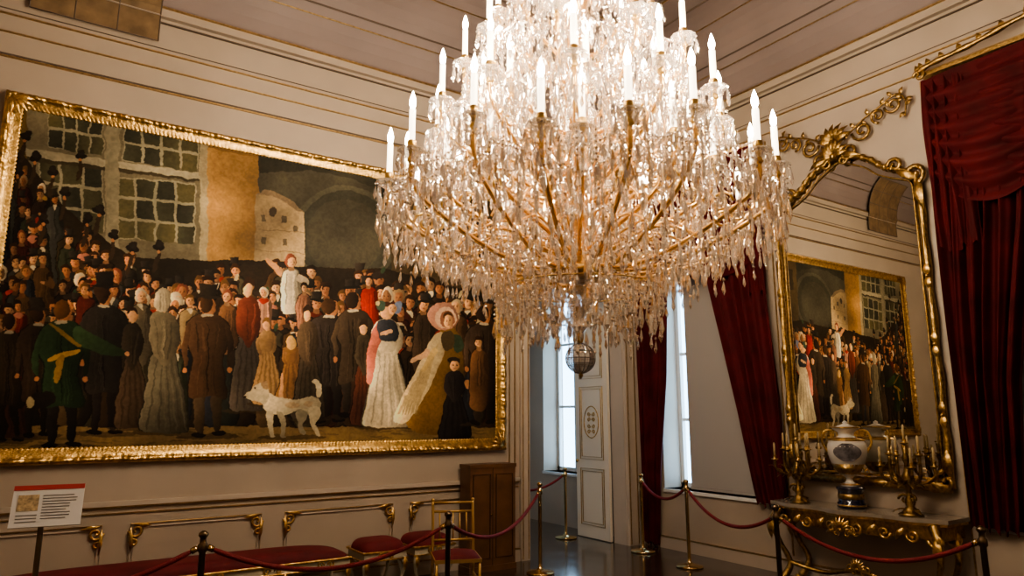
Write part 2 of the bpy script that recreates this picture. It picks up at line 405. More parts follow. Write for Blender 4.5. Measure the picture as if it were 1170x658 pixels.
poly([(290,224),(300,218),(315,221),(330,228),(346,244),(347,310),(290,310)],(158,138,108),sh=-.1)
poly([(290,224),(300,218),(315,221),(330,228),(346,244),(340,243),(318,228),(300,224)],(120,104,84))
ell(311,243,4,6,(70,60,50)); 
for x,y in ((299,250),(323,252),(336,262),(300,275),(324,278)): poly([(x-2.5,y-4),(x+2.5,y-3.6),(x+2.5,y+4),(x-2.5,y+4)],(94,84,68))
for y in (262,286): poly([(291,y),(346,y+4),(346,y+5),(291,y+1)],(128,110,84))
poly([(445,190),(570,212),(570,345),(445,320)],(70,59,42),sh=.1)
for k in range(5):
    x=455+k*22; poly([(x,225+k*3),(x+12,227+k*3),(x+12,262+k*2),(x,260+k*2)],(48,42,33))
poly([(-80,478),(570,462),(570,530),(-80,545)],(128,106,70),vs=-.15)
for k in range(110):
    x=random.uniform(-40,560);y=random.uniform(488,520); ell(x,y,random.uniform(5,14),1.0,(92,76,50),0,.5)
for k in range(70):
    x=random.uniform(-40,560);y=random.uniform(490,518); ell(x,y,random.uniform(4,9),.8,(154,130,90),0,.4)
SM[0]=1
skins=[(196,144,104),(176,120,84),(206,158,118),(156,104,70),(186,132,94)]
coats=[(40,34,28),(52,40,29),(36,39,36),(62,46,33),(68,30,24),(46,50,38),(34,31,32),(86,63,41),(58,58,55),(92,36,27),(40,43,52),(74,68,52),(110,88,62),(54,38,30),(44,34,26),(66,54,38)]
def folds(x,y0,y1,w0,w1,col,n=4):
    for k in range(n):
        t=random.uniform(-.8,.8); g=random.choice([.6,.7,1.3,1.45])
        poly([(x+w0*t,y0),(x+w0*t+1.2,y0),(x+w1*t+random.uniform(-1,3),y1),(x+w1*t-1,y1)],[c*g for c in col],.6)
def face(x,y,rx,ry,sk,turn=0,hl=1):
    ell(x,y,rx,ry,sk,sh=.35)
    ell(x+rx*.45,y+ry*.1,rx*.5,ry*.75,[c*.72 for c in sk],0,.5)
    ell(x-turn*.3-.25*rx,y-.2*ry,rx*.45,ry*.5,[min(255,c*1.15) for c in sk],0,.6)
    for d in (-.38,.38):
        ell(x+turn*.5+d*rx,y-.08*ry,rx*.17,ry*.085,(52,30,22),0,.95,n=6); ell(x+turn*.5+d*rx,y-.24*ry,rx*.2,ry*.045,(80,50,34),0,.7,n=6)
    ell(x+turn*.6+.05,y+.22*ry,rx*.11,ry*.19,[c*.8 for c in sk],0,.7,n=6); ell(x+turn*.5,y+.5*ry,rx*.28,ry*.08,(130,58,46),0,.8,n=6)
def person(x,y,s,coat,hat,sk,turn=0,low=None):
    low=low or y+70*s
    w=9.0*s; ln=random.uniform(-2,2)*s
    poly([(x-w*.35,y+6*s),(x+w*.35,y+6*s),(x+w,y+10*s),(x+w*1.2,y+30*s),(x+w*1.2+ln,low),(x-w*1.2+ln,low),(x-w*1.2,y+30*s),(x-w,y+10*s)],[c*.5 for c in coat])
    poly([(x-w*.3,y+7*s),(x+w*.3,y+7*s),(x+w*.9,y+11*s),(x+w*1.1,y+30*s),(x+w*1.05+ln,low),(x-w*1.1+ln,low),(x-w*1.1,y+30*s),(x-w*.92,y+11*s)],coat,sh=.42)
    folds(x,y+12*s,min(low,y+45*s),w*.8,w,coat,5)
    poly([(x+w*.5,y+12*s),(x+w,y+11*s),(x+w*1.2,y+34*s),(x+w*.8,y+34*s)],[c*.58 for c in coat])
    if random.random()<.25:
        f=random.choice([-1,1]); poly([(x+f*w*.7,y+14*s),(x+f*w*1.3,y+20*s),(x+f*w*1.0,y+27*s),(x+f*w*.1,y+24*s),(x+f*w*.1,y+21*s),(x+f*w*.7,y+21*s)],[c*1.3 for c in coat]); ell(x+f*w*.05,y+22.5*s,1.9*s,1.6*s,sk)
    poly([(x-2.4*s,y+4*s),(x+2.4*s,y+4*s),(x+3*s,y+9*s),(x-3*s,y+9*s)],[c*.66 for c in sk])
    q=random.random()
    if q<.28: poly([(x-3.4*s,y+6.6*s),(x+3.4*s,y+6.6*s),(x+turn+1,y+14*s),(x-1,y+10*s)],(190,178,154))
    elif q<.38: poly([(x-4.5*s,y+7*s),(x+4.5*s,y+7*s),(x+6*s,y+11*s),(x+turn,y+16*s),(x-6*s,y+11*s)],random.choice([(140,44,32),(160,128,76),(170,112,96)]),sh=.3)
    if hat==4: ell(x-turn*.5,y-1.2*s,5.4*s,6.9*s,random.choice([(158,142,116),(196,182,158),(130,108,80),(118,66,52)]),sh=.4)
    face(x+turn*.5,y,3.8*s,5.3*s,sk,turn)
    hair=random.choice([(42,28,20),(54,36,23),(32,24,19),(92,66,40)])
    if hat in(0,2,3): poly([(x-4.2*s,y+1.5*s),(x-4.5*s,y-4*s),(x-2*s,y-6.6*s),(x+2*s,y-6.8*s),(x+4.6*s,y-4*s),(x+4.3*s,y+1.5*s),(x+3*s,y-2.8*s),(x-2.6*s,y-3.2*s)],hair,sh=.3)
    if hat==1:
        SM[0]=0; poly([(x-3.6*s,y-3*s),(x-4.3*s,y-11*s),(x+4.3*s,y-11*s),(x+3.6*s,y-3*s)],(42,37,33),sh=.45); SM[0]=1; ell(x,y-3.4*s,6.6*s,1.4*s,(28,25,22))
    if hat==5:
        ell(x,y-4*s,6.6*s,3.2*s,(42,35,31)); ell(x+4*s,y-8*s,1.8*s,3.6*s,random.choice([(130,42,30),(170,158,126),(46,64,46)]),.4)
def topy(x):
    return float(np.interp(x,[-60,0,20,50,75,110,150,220,290,340,440,500,570],[140,150,165,205,235,262,290,292,292,300,302,318,335]))
dark=[(x,topy(x)+6) for x in range(-60,572,12)]
poly(dark+[(572,484),(-60,490)],(38,31,24))
ps=[]
for k in range(330):
    x=random.uniform(-40,562); t=random.random()**.8; y=topy(x)+8+t*(395-topy(x)-8); ps.append((y,x))
ps.sort()
for y,x in ps:
    s=.84+.62*max(0,min(1,(y-170)/225))*random.uniform(.85,1.1); c=random.choice(coats); lum=.62+.42*random.random()
    if x>440: lum*=.82
    if x<80: lum*=.85
    person(x,y,s,[v*lum for v in c],random.choice([0,0,1,1,2,3,4,0,5,0]),[v*min(1,lum*1.15) for v in random.choice(skins)],random.choice([-1.5,0,1.5]),min(488,y+95*s))
for x,y in ((92,182),(112,244),(60,200),(30,160),(75,225),(12,140),(50,255),(130,272),(150,288),(180,285),(100,255),(40,185),(20,200)):
    ell(x,y-2,7,4,(30,25,23),random.uniform(-.5,.5)); ell(x+1,y-6,4.5,4,(38,32,28)); poly([(x-2,y+2),(x+2,y+2),(x-2,y+26),(x-8,y+28)],(52,41,31)); ell(x-1,y+3,2,2,skins[1])
person(331,300,1.1,(196,186,166),4,skins[2],1,360); poly([(322,310),(304,296),(300,300),(320,320)],skins[0]); poly([(338,312),(352,322),(350,328),(336,322)],(190,174,154))
person(300,335,.95,(150,114,98),4,skins[0],-1,380); person(345,330,.9,(120,84,68),0,skins[2],1,380)
person(420,322,1.0,(128,36,27),0,skins[0],0,372); person(20,350,1.1,(100,34,27),3,skins[1],1,420); person(258,340,1.15,(102,72,50),4,skins[2],-1,400); person(215,345,1.15,(116,99,73),2,skins[0],1,400)
person(160,340,1.2,(88,80,66),4,skins[2],1,420); person(97,332,1.15,(72,30,25),0,skins[0],-1,400); person(520,352,1.2,(80,58,40),4,skins[2],-1,430); person(482,350,1.2,(58,46,36),1,skins[0],1,430)
def man_back(x,yt,yb,w,coat,hair,legs,hat=None,arm=None):
    h=yb-yt;hd=h/7.4
    ell(x,yb-1,w*.6,3.5,(60,48,34),0,.6)
    poly([(x-w*.24,yt+h*.5),(x+w*.0,yt+h*.5),(x-w*.06,yt+h*.75),(x-w*.08,yb-4),(x-w*.24,yb-4),(x-w*.26,yt+h*.75)],legs,sh=.4); poly([(x+w*.0,yt+h*.5),(x+w*.26,yt+h*.5),(x+w*.27,yt+h*.75),(x+w*.24,yb-6),(x+w*.09,yb-6),(x+w*.06,yt+h*.75)],[c*.8 for c in legs],sh=.4)
    ell(x-w*.2,yb-3,w*.15,3.2,(22,18,16)); ell(x+w*.2,yb-4,w*.15,3,(22,18,16))
    B=[(-.12,hd*.9/h),(.12,hd*.9/h),(.30,.165),(.40,.21),(.38,.34),(.26,.44),(.34,.62),(.36,.74),(0,.70),(-.36,.74),(-.34,.62),(-.26,.44),(-.38,.34),(-.40,.21),(-.30,.165)]
    poly([(x+w*a*1.08,yt+h*c) for a,c in B],[c*.5 for c in coat]); poly([(x+w*a,yt+h*c) for a,c in B],coat,sh=.45)
    folds(x,yt+h*.42,yt+h*.70,w*.22,w*.32,coat,7); folds(x,yt+h*.2,yt+h*.4,w*.3,w*.22,coat,5)
    poly([(x-.6,yt+h*.2),(x+.6,yt+h*.2),(x+1,yt+h*.68),(x-1,yt+h*.68)],[c*.5 for c in coat])
    for f in(-1,1): 
        poly([(x+f*w*.30,yt+h*.18),(x+f*w*.43,yt+h*.22),(x+f*w*.50,yt+h*.36),(x+f*w*.46,yt+h*.5),(x+f*w*.37,yt+h*.5),(x+f*w*.38,yt+h*.36)],[c*(.75 if f>0 else 1.35) for c in coat],sh=.3); ell(x+f*w*.42,yt+h*.525,w*.05,3.4,skins[1])
    ell(x+w*.03,yt+hd*.55,w*.12+1,hd*.56,skins[1],sh=.35); ell(x-w*.02,yt+hd*.42,w*.13+1,hd*.5,hair,sh=.4)
    if hat: SM[0]=0; poly([(x-w*.14,yt+2),(x-w*.17,yt-hd*.6),(x+w*.17,yt-hd*.6),(x+w*.14,yt+2)],hat,sh=.4); SM[0]=1; ell(x,yt+2,w*.24,2,hat)
    poly([(x-w*.11,yt+hd*.95),(x+w*.11,yt+hd*.95),(x+w*.13,yt+hd*1.12),(x-w*.13,yt+hd*1.12)],(170,160,140))
def woman(x,yt,yb,w,dress,hair,shawl=None,bonnet=None,apron=None):
    h=yb-yt;hd=h/7.4
    ell(x,yb-1,w*.6,3.5,(60,48,34),0,.6)
    B=[(-.13,.34),(.13,.34),(.26,.55),(.38,.78),(.46,.985),(.2,1),(-.2,1),(-.46,.985),(-.36,.78),(-.26,.55)]
    poly([(x+w*a*1.07,yt+h*c) for a,c in B],[c*.45 for c in dress]); poly([(x+w*a,yt+h*c) for a,c in B],dress,sh=.42)
    for k in range(9):
        t=-.40+.1*k; j=random.uniform(-.02,.02)*w; poly([(x+w*t*.35,yt+h*.4),(x+w*t*.35+1,yt+h*.4),(x+w*t+2+j,yb-3),(x+w*t-1+j,yb-3)],[c*(.66 if k%2 else 1.18) for c in dress],.5)
    poly([(x-w*.09,yt+hd),(x+w*.09,yt+hd),(x+w*.25,yt+h*.18),(x+w*.22,yt+h*.28),(x+w*.15,yt+h*.4),(x-w*.15,yt+h*.4),(x-w*.22,yt+h*.28),(x-w*.25,yt+h*.18)],shawl or dress,sh=.4)
    for f in (-1,1): poly([(x+f*w*.18,yt+h*.18),(x+f*w*.27,yt+h*.22),(x+f*w*.28,yt+h*.36),(x+f*w*.12,yt+h*.44),(x+f*w*.10,yt+h*.40),(x+f*w*.19,yt+h*.33)],[c*(.8 if f>0 else 1.1) for c in (shawl or dress)],sh=.3)
    if shawl:
        poly([(x-w*.24,yt+h*.19),(x+w*.24,yt+h*.19),(x+w*.30,yt+h*.36),(x+w*.1,yt+h*.5),(x,yt+h*.54),(x-w*.1,yt+h*.5),(x-w*.30,yt+h*.36)],shawl,sh=.45); folds(x,yt+h*.2,yt+h*.48,w*.22,w*.08,shawl,6)
    ell(x,yt+hd*.55,w*.09+1.4,hd*.54,skins[2],sh=.35); poly([(x-w*.11-1,yt+hd*.6),(x-w*.12,yt+hd*.2),(x-w*.05,yt-1),(x+w*.05,yt-1),(x+w*.12,yt+hd*.2),(x+w*.11+1,yt+hd*.6),(x+w*.05,yt+hd*.3),(x-w*.05,yt+hd*.3)],hair)
    if bonnet: ell(x-1,yt+hd*.45,w*.13+2,hd*.66,bonnet,.2,sh=.4); folds(x,yt+2,yt+hd,w*.08,w*.1,bonnet,4)
woman(15,385,500,48,(60,38,29),(50,30,20)); man_back(10,360,505,48,(46,37,28),(40,28,20),(36,29,23)); woman(-25,370,505,54,(46,40,34),(40,28,20)); man_back(42,352,500,50,(44,34,27),(44,30,22),(36,30,24),hat=(36,30,27))
man_back(118,326,497,60,(36,32,30),(48,33,25),(32,27,26),hat=(30,26,24)); woman(150,350,490,48,(55,44,35),(46,32,24),shawl=(46,39,32))
man_back(70,346,512,66,(34,50,33),(84,56,34),(34,30,28))
poly([(84,372),(100,378),(120,390),(142,402),(140,409),(118,405),(100,400),(84,394)],(42,60,38),sh=.3); ell(143,406,4,3,skins[0])
poly([(54,409),(72,404),(90,399),(91,404),(74,410),(56,415)],(180,144,70)); poly([(66,408),(73,407),(71,425),(66,438),(61,436),(63,420)],(150,118,52)); poly([(54,372),(58,369),(92,394),(89,399)],(140,110,54),.9)
poly([(34,452),(48,446),(60,447),(63,458),(52,466),(38,468)],(30,26,24)); ell(34,460,5,6,(180,166,130))
woman(186,334,495,64,(80,76,65),(70,50,36),shawl=(98,91,76),bonnet=(164,153,132))
man_back(236,338,500,60,(64,46,33),(62,42,27),(70,57,43),hat=(42,35,29)); 
poly([(258,405),(266,400),(276,402),(284,422),(280,434),(270,436)],(50,38,30)); ell(272,424,5,8,(156,130,94),.4)
woman(282,318,470,50,(68,62,57),(44,30,22),shawl=(92,46,36)); 
woman(303,364,462,40,(144,114,80),(108,80,50)); 
woman(331,386,458,40,(120,87,58),(196,156,98)); ell(331,393,6,7.4,(200,160,100),sh=.3); poly([(318,428),(322,424),(324,462),(318,460)],skins[2]); ell(325,463,3,5,skins[2]);ell(337,463,3,5,skins[2])
man_back(374,342,484,54,(43,37,34),(62,43,28),(40,35,32)); woman(350,350,480,44,(60,52,43),(44,31,23),shawl=(72,60,48))
man_back(402,336,478,50,(54,45,36),(42,31,23),(43,37,33)); woman(414,366,486,36,(72,42,34),(40,29,23),shawl=(62,54,43))
dg=(200,189,164)
ell(332,500,40,3,(72,58,40),0,.7)
poly([(294,450),(302,447),(314,452),(330,457),(346,455),(358,452),(365,459),(363,471),(352,474),(340,469),(326,475),(310,475),(299,466)],dg,sh=.2)
poly([(300,463),(307,452),(303,441),(297,436),(290,440),(286,448),(278,453),(279,456),(288,457),(295,459)],dg); poly([(297,437),(303,434),(305,445),(299,444)],(156,130,100)); ell(291,443,1,1,(30,20,16)); ell(279,454.5,1.3,1,(30,20,16))
poly([(303,468),(312,470),(310,484),(311,497),(314,499),(306,500),(305,486)],dg); poly([(313,470),(322,472),(326,484),(322,496),(325,499),(317,499),(320,486)],[c*.78 for c in dg])
poly([(348,466),(362,464),(366,474),(359,484),(363,494),(366,499),(358,499),(354,486),(351,476)],dg); poly([(338,466),(350,470),(347,480),(342,486),(348,497),(342,498),(337,486)],[c*.76 for c in dg])
poly([(361,456),(365,453),(365,441),(359,433),(354,435),(359,443)],dg); ell(332,463,9,4,(178,148,114),0,.6); ell(350,461,6,3,(170,140,108),0,.5)
woman(440,346,489,64,(200,188,165),(66,42,30))
poly([(426,372),(436,367),(434,385),(430,400),(426,420),(422,440),(416,438),(417,418),(418,398)],(196,112,98),sh=.4); poly([(430,366),(450,366),(454,378),(452,391),(432,392),(428,378)],(46,49,58),sh=.4)
ell(452,352,5,8,(108,122,160),.3); face(446,354,4.4,5.8,skins[2],.8); ell(434,350,5,6,(60,80,70)); ell(430,347,3,3,(190,170,124))
poly([(430,381),(446,377),(447,381),(432,386)],(216,172,138))
poly([(503,372),(514,373),(523,382),(527,410),(528,440),(520,494),(500,497),(476,496),(458,484),(470,460),(484,430),(492,398)],(124,94,50),sh=.35)
poly([(498,378),(506,382),(507,395),(500,418),(488,445),(474,470),(460,485),(444,482),(456,458),(470,430),(482,404)],(222,203,165),sh=.3)
for k in range(6): poly([(498-k*2,392+k*3),(499-k*2,393+k*3),(474-k*4,474),(470-k*4,474)],(170,148,108),.6)
poly([(512,382),(524,384),(529,398),(518,406)],(46,60,46)); poly([(501,380),(516,378),(517,400),(503,402)],(68,58,41))
ell(504,362,18,16,(164,120,106),.2,sh=.3); ell(507,364,13,12.5,(206,172,150),.1); ell(509,366,9,10,(134,92,74)); face(510,368,5.8,7.6,skins[2],.5); poly([(503,364),(505,359),(510,357),(515,359),(517,364),(512,361),(508,361)],(70,46,30))
poly([(488,398),(478,404),(468,410),(466,415),(478,412),(490,407)],(214,172,138)); poly([(500,400),(490,412),(482,426),(478,424),(486,408),(494,396)],(200,174,124))
woman(517,412,503,42,(31,28,28),(50,34,22),shawl=(40,35,35)); ell(516,413,7,4.5,(36,30,28)); face(517,419,4.8,6,skins[2],0); poly([(527,433),(536,435),(543,439),(540,444),(528,443)],skins[0])
man_back(550,352,486,46,(50,40,33),(42,31,25),(42,36,31)); person(545,392,1.1,(92,66,46),0,skins[2],-1,470)
SM[0]=0
poly([(-80,520),(570,505),(570,540),(-80,550)],(72,58,42),.6)
wa=smooth_noise(PH,PW,110,11)-.5; wb=smooth_noise(PH,PW,110,12)-.5; wc=smooth_noise(PH,PW,30,14)-.5; wd=smooth_noise(PH,PW,30,15)-.5
yy,xx=np.meshgrid(np.arange(PH),np.arange(PW),indexing='ij')
img=img[np.clip((yy+wb*2.6+wd*6).astype(int),0,PH-1),np.clip((xx+wa*2.6+wc*7).astype(int),0,PW-1)]
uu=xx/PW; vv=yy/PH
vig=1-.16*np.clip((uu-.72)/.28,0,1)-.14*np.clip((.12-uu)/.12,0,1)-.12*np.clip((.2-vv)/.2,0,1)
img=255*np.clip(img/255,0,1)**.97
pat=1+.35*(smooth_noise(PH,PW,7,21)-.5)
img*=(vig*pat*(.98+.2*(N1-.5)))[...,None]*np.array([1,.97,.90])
bl=img.copy(); bl[1:-1,1:-1]=(img[1:-1,1:-1]*6+img[:-2,1:-1]+img[2:,1:-1]+img[1:-1,:-2]+img[1:-1,2:])/10; img=bl
s=np.clip(img/255,0,1); lin=np.where(s<.04045,s/12.92,((s+.055)/1.055)**2.4)
gx,gz=np.meshgrid(np.linspace(X0,X1,PW),np.linspace(Z0,Z1,PH))
V=np.stack([gx.ravel(),np.full(gx.size,YL-.045),gz.ravel()],1)
idx=np.arange(PW*PH).reshape(PH,PW)
Fq=np.stack([idx[:-1,:-1].ravel(),idx[:-1,1:].ravel(),idx[1:,1:].ravel(),idx[1:,:-1].ravel()],1)
me=bpy.data.meshes.new('canvas'); nf=len(Fq)
me.vertices.add(len(V)); me.vertices.foreach_set('co',V.ravel().astype(np.float32))
me.loops.add(nf*4); me.loops.foreach_set('vertex_index',Fq.ravel().astype(np.int32))
me.polygons.add(nf); me.polygons.foreach_set('loop_start',np.arange(0,nf*4,4,dtype=np.int32))
me.update(calc_edges=True); me.validate()
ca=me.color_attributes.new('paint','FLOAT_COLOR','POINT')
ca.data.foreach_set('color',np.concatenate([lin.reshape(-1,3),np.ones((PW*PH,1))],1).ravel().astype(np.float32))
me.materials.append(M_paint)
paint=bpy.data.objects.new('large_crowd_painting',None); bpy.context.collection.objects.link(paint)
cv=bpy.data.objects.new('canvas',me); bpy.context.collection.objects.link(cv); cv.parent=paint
b=MB()
prof=[(0,.0),(.0,.05),(.012,.075),(.03,.085),(.05,.075),(.065,.06),(.085,.062),(.105,.05),(.125,.055),(.14,.045),(.15,.02)]
def fside(p0,p1,inw):
    p0=Vector(p0);p1=Vector(p1);L=(p1-p0).length;D=(p1-p0)/L;I=Vector(inw);n=int(L/.012)
    def fn(u,v):
        k=int(round(v*(len(prof)-1))); w,h=prof[k]; s_=w+(L-2*w)*u
        car=.014*abs(math.sin(s_*PI/.05)) if 1<=k<=4 else (.008*math.sin(s_*2*PI/.035) if 8<=k<=9 else 0)
        if 2<=k<=4: car+=.008*math.sin(s_*2*PI/.17)
        return p0+D*s_+I*w+Vector((0,-(h+car),0))
    b.surf(fn,n,len(prof)-1,M_gold)
fside((FX0,YL,FZ0),(FX1,YL,FZ0),(0,0,1)); fside((FX1,YL,FZ1),(FX0,YL,FZ1),(0,0,-1)); fside((FX1,YL,FZ0),(FX1,YL,FZ1),(-1,0,0)); fside((FX0,YL,FZ1),(FX0,YL,FZ0),(1,0,0))
for x,f in ((FX0,1),(FX1,-1)):
    for z,g in ((FZ0,1),(FZ1,-1)):
        for k in range(5):
            a=PI/2*k/4; leaf(b,(x+f*.05,YL-.085,z+g*.05),(f*math.cos(a),0,g*math.sin(a)),(0,-1,0),.17,.05,M_gold,.3)
b.obj('gilt_frame',paint)

# ---------------- chandelier ----------------
cd=4.3; lat=.425
CX=cd*math.sin(YAW)+lat*math.cos(YAW); CY=cd*math.cos(YAW)-lat*math.sin(YAW)
ch=bpy.data.objects.new('crystal_chandelier',None); ch.location=(CX,CY,0); bpy.context.collection.objects.link(ch)
pend=[]
def pd(x,y,z,w,L,k=0): pend.append((x,y,z,w,L,k))
def cyl(r,a,z): return (r*math.cos(a),r*math.sin(a),z)
arms=MB(); gold=MB(); cand=MB(); bulbs=MB(); dish=MB()
lights=[]
def chain(p,q,sag,step=.03,w=.010,drops=0,dl=.07):
    p=Vector(p);q=Vector(q);L=(q-p).length+sag; n=max(2,int(L/step))
    for i in range(n+1):
        t=i/n; c=p.lerp(q,t); c.z-=sag*4*t*(1-t)
        pd(c.x,c.y,c.z+w,w,w*2.1,1)
        if drops and i%drops==0: pd(c.x,c.y,c.z-.012,.012,dl*random.uniform(.8,1.3),0)
def candle(x,y,z,big=1):
    dish.lathe([(.005,-.035),(.03,-.03),(.05,-.01),(.078,.008),(.08,.014),(.03,.006),(.02,.03)],M_cry,(x,y,z),10,smooth=False)
    gold.lathe([(.014,-.06),(.026,-.045),(.014,-.02),(.018,.01),(.028,.03),(.026,.065),(.02,.07)],M_gold,(x,y,z),8)
    cand.lathe([(.018,.06),(.018,.25),(.010,.255)],M_candle,(x,y,z),8)
    bulbs.lathe([(.008,.25),(.018,.278),(.019,.30),(.010,.335),(.001,.36)],M_bulb,(x,y,z),8)
    lights.append((x,y,z+.39))
    a0=random.random()
    for k in range(9):
        a=a0+2*PI*k/9; px_,py_=x+.078*math.cos(a),y+.078*math.sin(a)
        pd(px_,py_,z+.006,.008,.018,1); pd(px_,py_,z-.016,.014,random.uniform(.07,.115),0)
tiers=[(18,1.21,3.11,.10,2.62,2.56),(10,.86,3.18,.10,2.72,2.78),(12,.93,3.56,.09,3.05,3.10),(8,.62,3.62,.09,3.2,3.25),(10,.74,3.98,.08,3.5,3.5),(8,.52,4.40,.07,4.0,4.02),(6,.32,4.85,.05,4.5,4.5)]
rad_tip=[]
for ti,(n,r,z,rh,zh,zl) in enumerate(tiers):
    off=random.random()*.4; tips=[]
    for k in range(n):
        zk=z+(.10 if (ti==0 and k%3==1) else 0)-(.05 if (ti==0 and k%3==2) else 0); rk=r*(.93 if (ti==0 and k%3==1) else 1)
        a=off+2*PI*k/n
        pts=bez([cyl(rh,a,zh),cyl(rh+(rk-rh)*.3,a,zl+.02),cyl(rh+(rk-rh)*.68,a,zl+(zk-zl)*.28),cyl(rk*.97,a,zl+(zk-zl)*.62),cyl(rk,a,zk-.04)],18)
        arms.tube(pts,[.013]*len(pts),M_arm,6)
        gold.tube([p+Vector((0,0,-.013)) for p in pts],.006,M_gold,4)
        if ti<3:
            sc=bez([cyl(rh+.05,a,zh+.10),cyl(rh+(rk-rh)*.35,a,zl+.28),cyl(rh+(rk-rh)*.55,a,zl+.22),cyl(rh+(rk-rh)*.62,a,zl+.14)],10); arms.tube(sc,.008,M_arm,5)
            sv=Vector((math.cos(a),math.sin(a),0)); scroll(gold,Vector(cyl(rh+(rk-rh)*.8,a,zl+(zk-zl)*.55)),sv,Vector((0,0,1)),.07,M_gold,1.3,0,1,.008,12)
        x,y,_=cyl(rk,a,zk); candle(x,y,zk); tips.append((x,y,zk,a))
        for i in range(2,len(pts)-1):
            p=pts[i]; ta=Vector((-math.sin(a),math.cos(a),0)); g=(-1)**i
            q=p+ta*g*random.uniform(.01,.05); pd(q.x,q.y,q.z+.0,.009,.02,1); pd(q.x,q.y,q.z-.02,.014,random.uniform(.07,.12),0)
        L=.06+.22*random.random() if ti==0 else .06; chain((x,y,zk-.06),(x,y,zk-.06-L),0,.026); pd(x,y,zk-.08-L,.022,.12,0)
    for k in range(n):
        t0=tips[k];t1=tips[(k+1)%n]
        chain(t0[:3],t1[:3],.12 if ti<2 else .08,.03,.010,2,.06)
        if ti in(0,2): chain((t0[0],t0[1],t0[2]-.05),(t1[0],t1[1],t1[2]-.05),.20,.03,.010,2,.08)
        for fr in (.2,.4,.6,.8):
            a=t0[3]+2*PI/n*fr; x,y,_=cyl(r*random.uniform(.98,1.06),a,0); l=random.uniform(.03,.18) if ti==0 else .05
            chain((x,y,z-.1),(x,y,z-.1-l),0,.028); pd(x,y,z-.1-l,.018,.12,0)
    rad_tip.append((n,r,z,off))
for ti,tj in ((0,2),(2,4),(4,5),(5,6)):
    n,r,z,off=rad_tip[ti]; n2,r2,z2,_=rad_tip[tj]
    for k in range(n):
        a=off+2*PI*k/n; chain(cyl(r*.97,a,z+.02),cyl(r2*.8,a+.1,z2+.06),.14,.032,.011,3,.07); chain(cyl(r*.9,a+.17,z-.05),cyl(r2*.6,a+.1,z2-.1),.12,.032,.010,3,.07)
rings=[(1.25,2.95,76,.12,.016),(1.23,2.84,62,.13,.016),(1.10,2.79,66,.13,.017),(.98,2.72,60,.12,.016),(.86,2.66,54,.13,.017),(.74,2.62,50,.12,.016),(.63,2.59,46,.13,.017),
 (.53,2.56,44,.14,.017),(.50,2.44,42,.14,.018),(.48,2.33,34,.13,.017),(.38,2.38,28,.13,.016),(.30,2.33,26,.13,.016),(.20,2.30,16,.11,.015),
 (1.12,2.98,54,.12,.015),(.95,2.90,48,.12,.015),(.78,2.88,40,.12,.015),
 (.52,3.45,30,.11,.016),(.45,3.85,26,.11,.016),(.4,4.15,24,.11,.016),(.25,4.5,20,.11,.016),
 (.3,3.0,24,.12,.017),(.45,3.1,26,.12,.016),(.22,4.0,18,.12,.016),(.6,3.02,30,.12,.016),(.8,3.36,40,.11,.015),(.2,4.8,14,.11,.015)]
for r,z,n,L,w in rings:
    o=random.random()
    for k in range(n):
        a=o+2*PI*k/n; zz=z+.03*math.sin(a*9+r*7)+random.uniform(-.02,.02)
        x,y,_=cyl(r+random.uniform(-.02,.02),a,0)
        pd(x,y,zz+.022,.009,.02,1); pd(x,y,zz,w*random.uniform(.75,1.15),L*random.uniform(.7,1.2),0)
        if k%3==0: pd(x,y,zz-.0-L,.010,.022,1); pd(x,y,zz-.025-L,.013,.08,0)
for k in range(16):
    a=2*PI*k/16; chain(cyl(.5,a,2.48),cyl(.16,a,2.27),.04,.028,.011); chain(cyl(.2,a,2.62),cyl(.53,a,2.52),.07,.028,.011,4)
    x,y,_=cyl(.44+.1*(k%2),a,0); chain((x,y,2.44),(x,y,2.28),0,.026); pd(x,y,2.27,.020,.12,0)
for k in range(26):
    a=2*PI*k/26; chain(cyl(.5,a,2.60),cyl(1.02,a+.1,2.86),.10,.032,.011,3)
    chain(cyl(.12,a,3.02),cyl(.55,a,2.70),.08,.03,.011,4)
for k in range(1300):
    z=random.uniform(2.78,4.6); rmax=np.interp(z,[2.6,2.8,3.2,3.6,4.05,4.55,5],[.5,1.15,1.15,.90,.68,.48,.28]); r=rmax*math.sqrt(random.uniform(.12,1)); a=random.uniform(0,2*PI)
    x,y,_=cyl(r,a,0); pd(x,y,z,random.uniform(.009,.015),random.uniform(.05,.10),0)
stem=MB()
stem.lathe([(.02,2.20),(.05,2.24),(.03,2.29),(.09,2.4),(.05,2.5),(.08,2.56)],M_cry,n=12,smooth=False)
stem.lathe([(.05,2.66),(.09,2.72),(.05,2.78),(.065,2.85),(.10,3.0),(.115,3.1),(.07,3.2),(.045,3.24),(.09,3.32),(.05,3.4),(.05,3.7),(.11,3.9),(.05,4.05),(.05,4.3),(.1,4.5),(.04,4.65),(.04,5.0),(.08,5.1),(.03,5.2)],M_amb,n=14,smooth=False)
for k in range(14):
    a=2*PI*k/14; 
    for zz in (3.2,3.9,4.5): leaf(stem,cyl(.05,a,zz-.12),(math.cos(a)*.25,math.sin(a)*.25,-1),(math.cos(a),math.sin(a),0),.22,.05,M_cry)
stem.obj('glass_stem',ch)
gold.lathe([(.14,2.54),(.20,2.555),(.215,2.58),(.20,2.61),(.12,2.64),(.10,2.68)],M_gold,n=24)
gold.lathe([(.012,5.1),(.012,6.45)],M_gold,n=8); gold.lathe([(.02,6.35),(.12,6.42),(.2,6.5),(.2,6.52)],M_gold,n=20)
for z_ in (2.9,3.45,3.98,4.55): gold.lathe([(.06,z_),(.11,z_+.02),(.12,z_+.04),(.06,z_+.06)],M_gold,n=16)
for k in range(9): gold.lathe([(.004,5.2+k*.13),(.022,5.25+k*.13),(.004,5.31+k*.13)],M_gold,n=8)
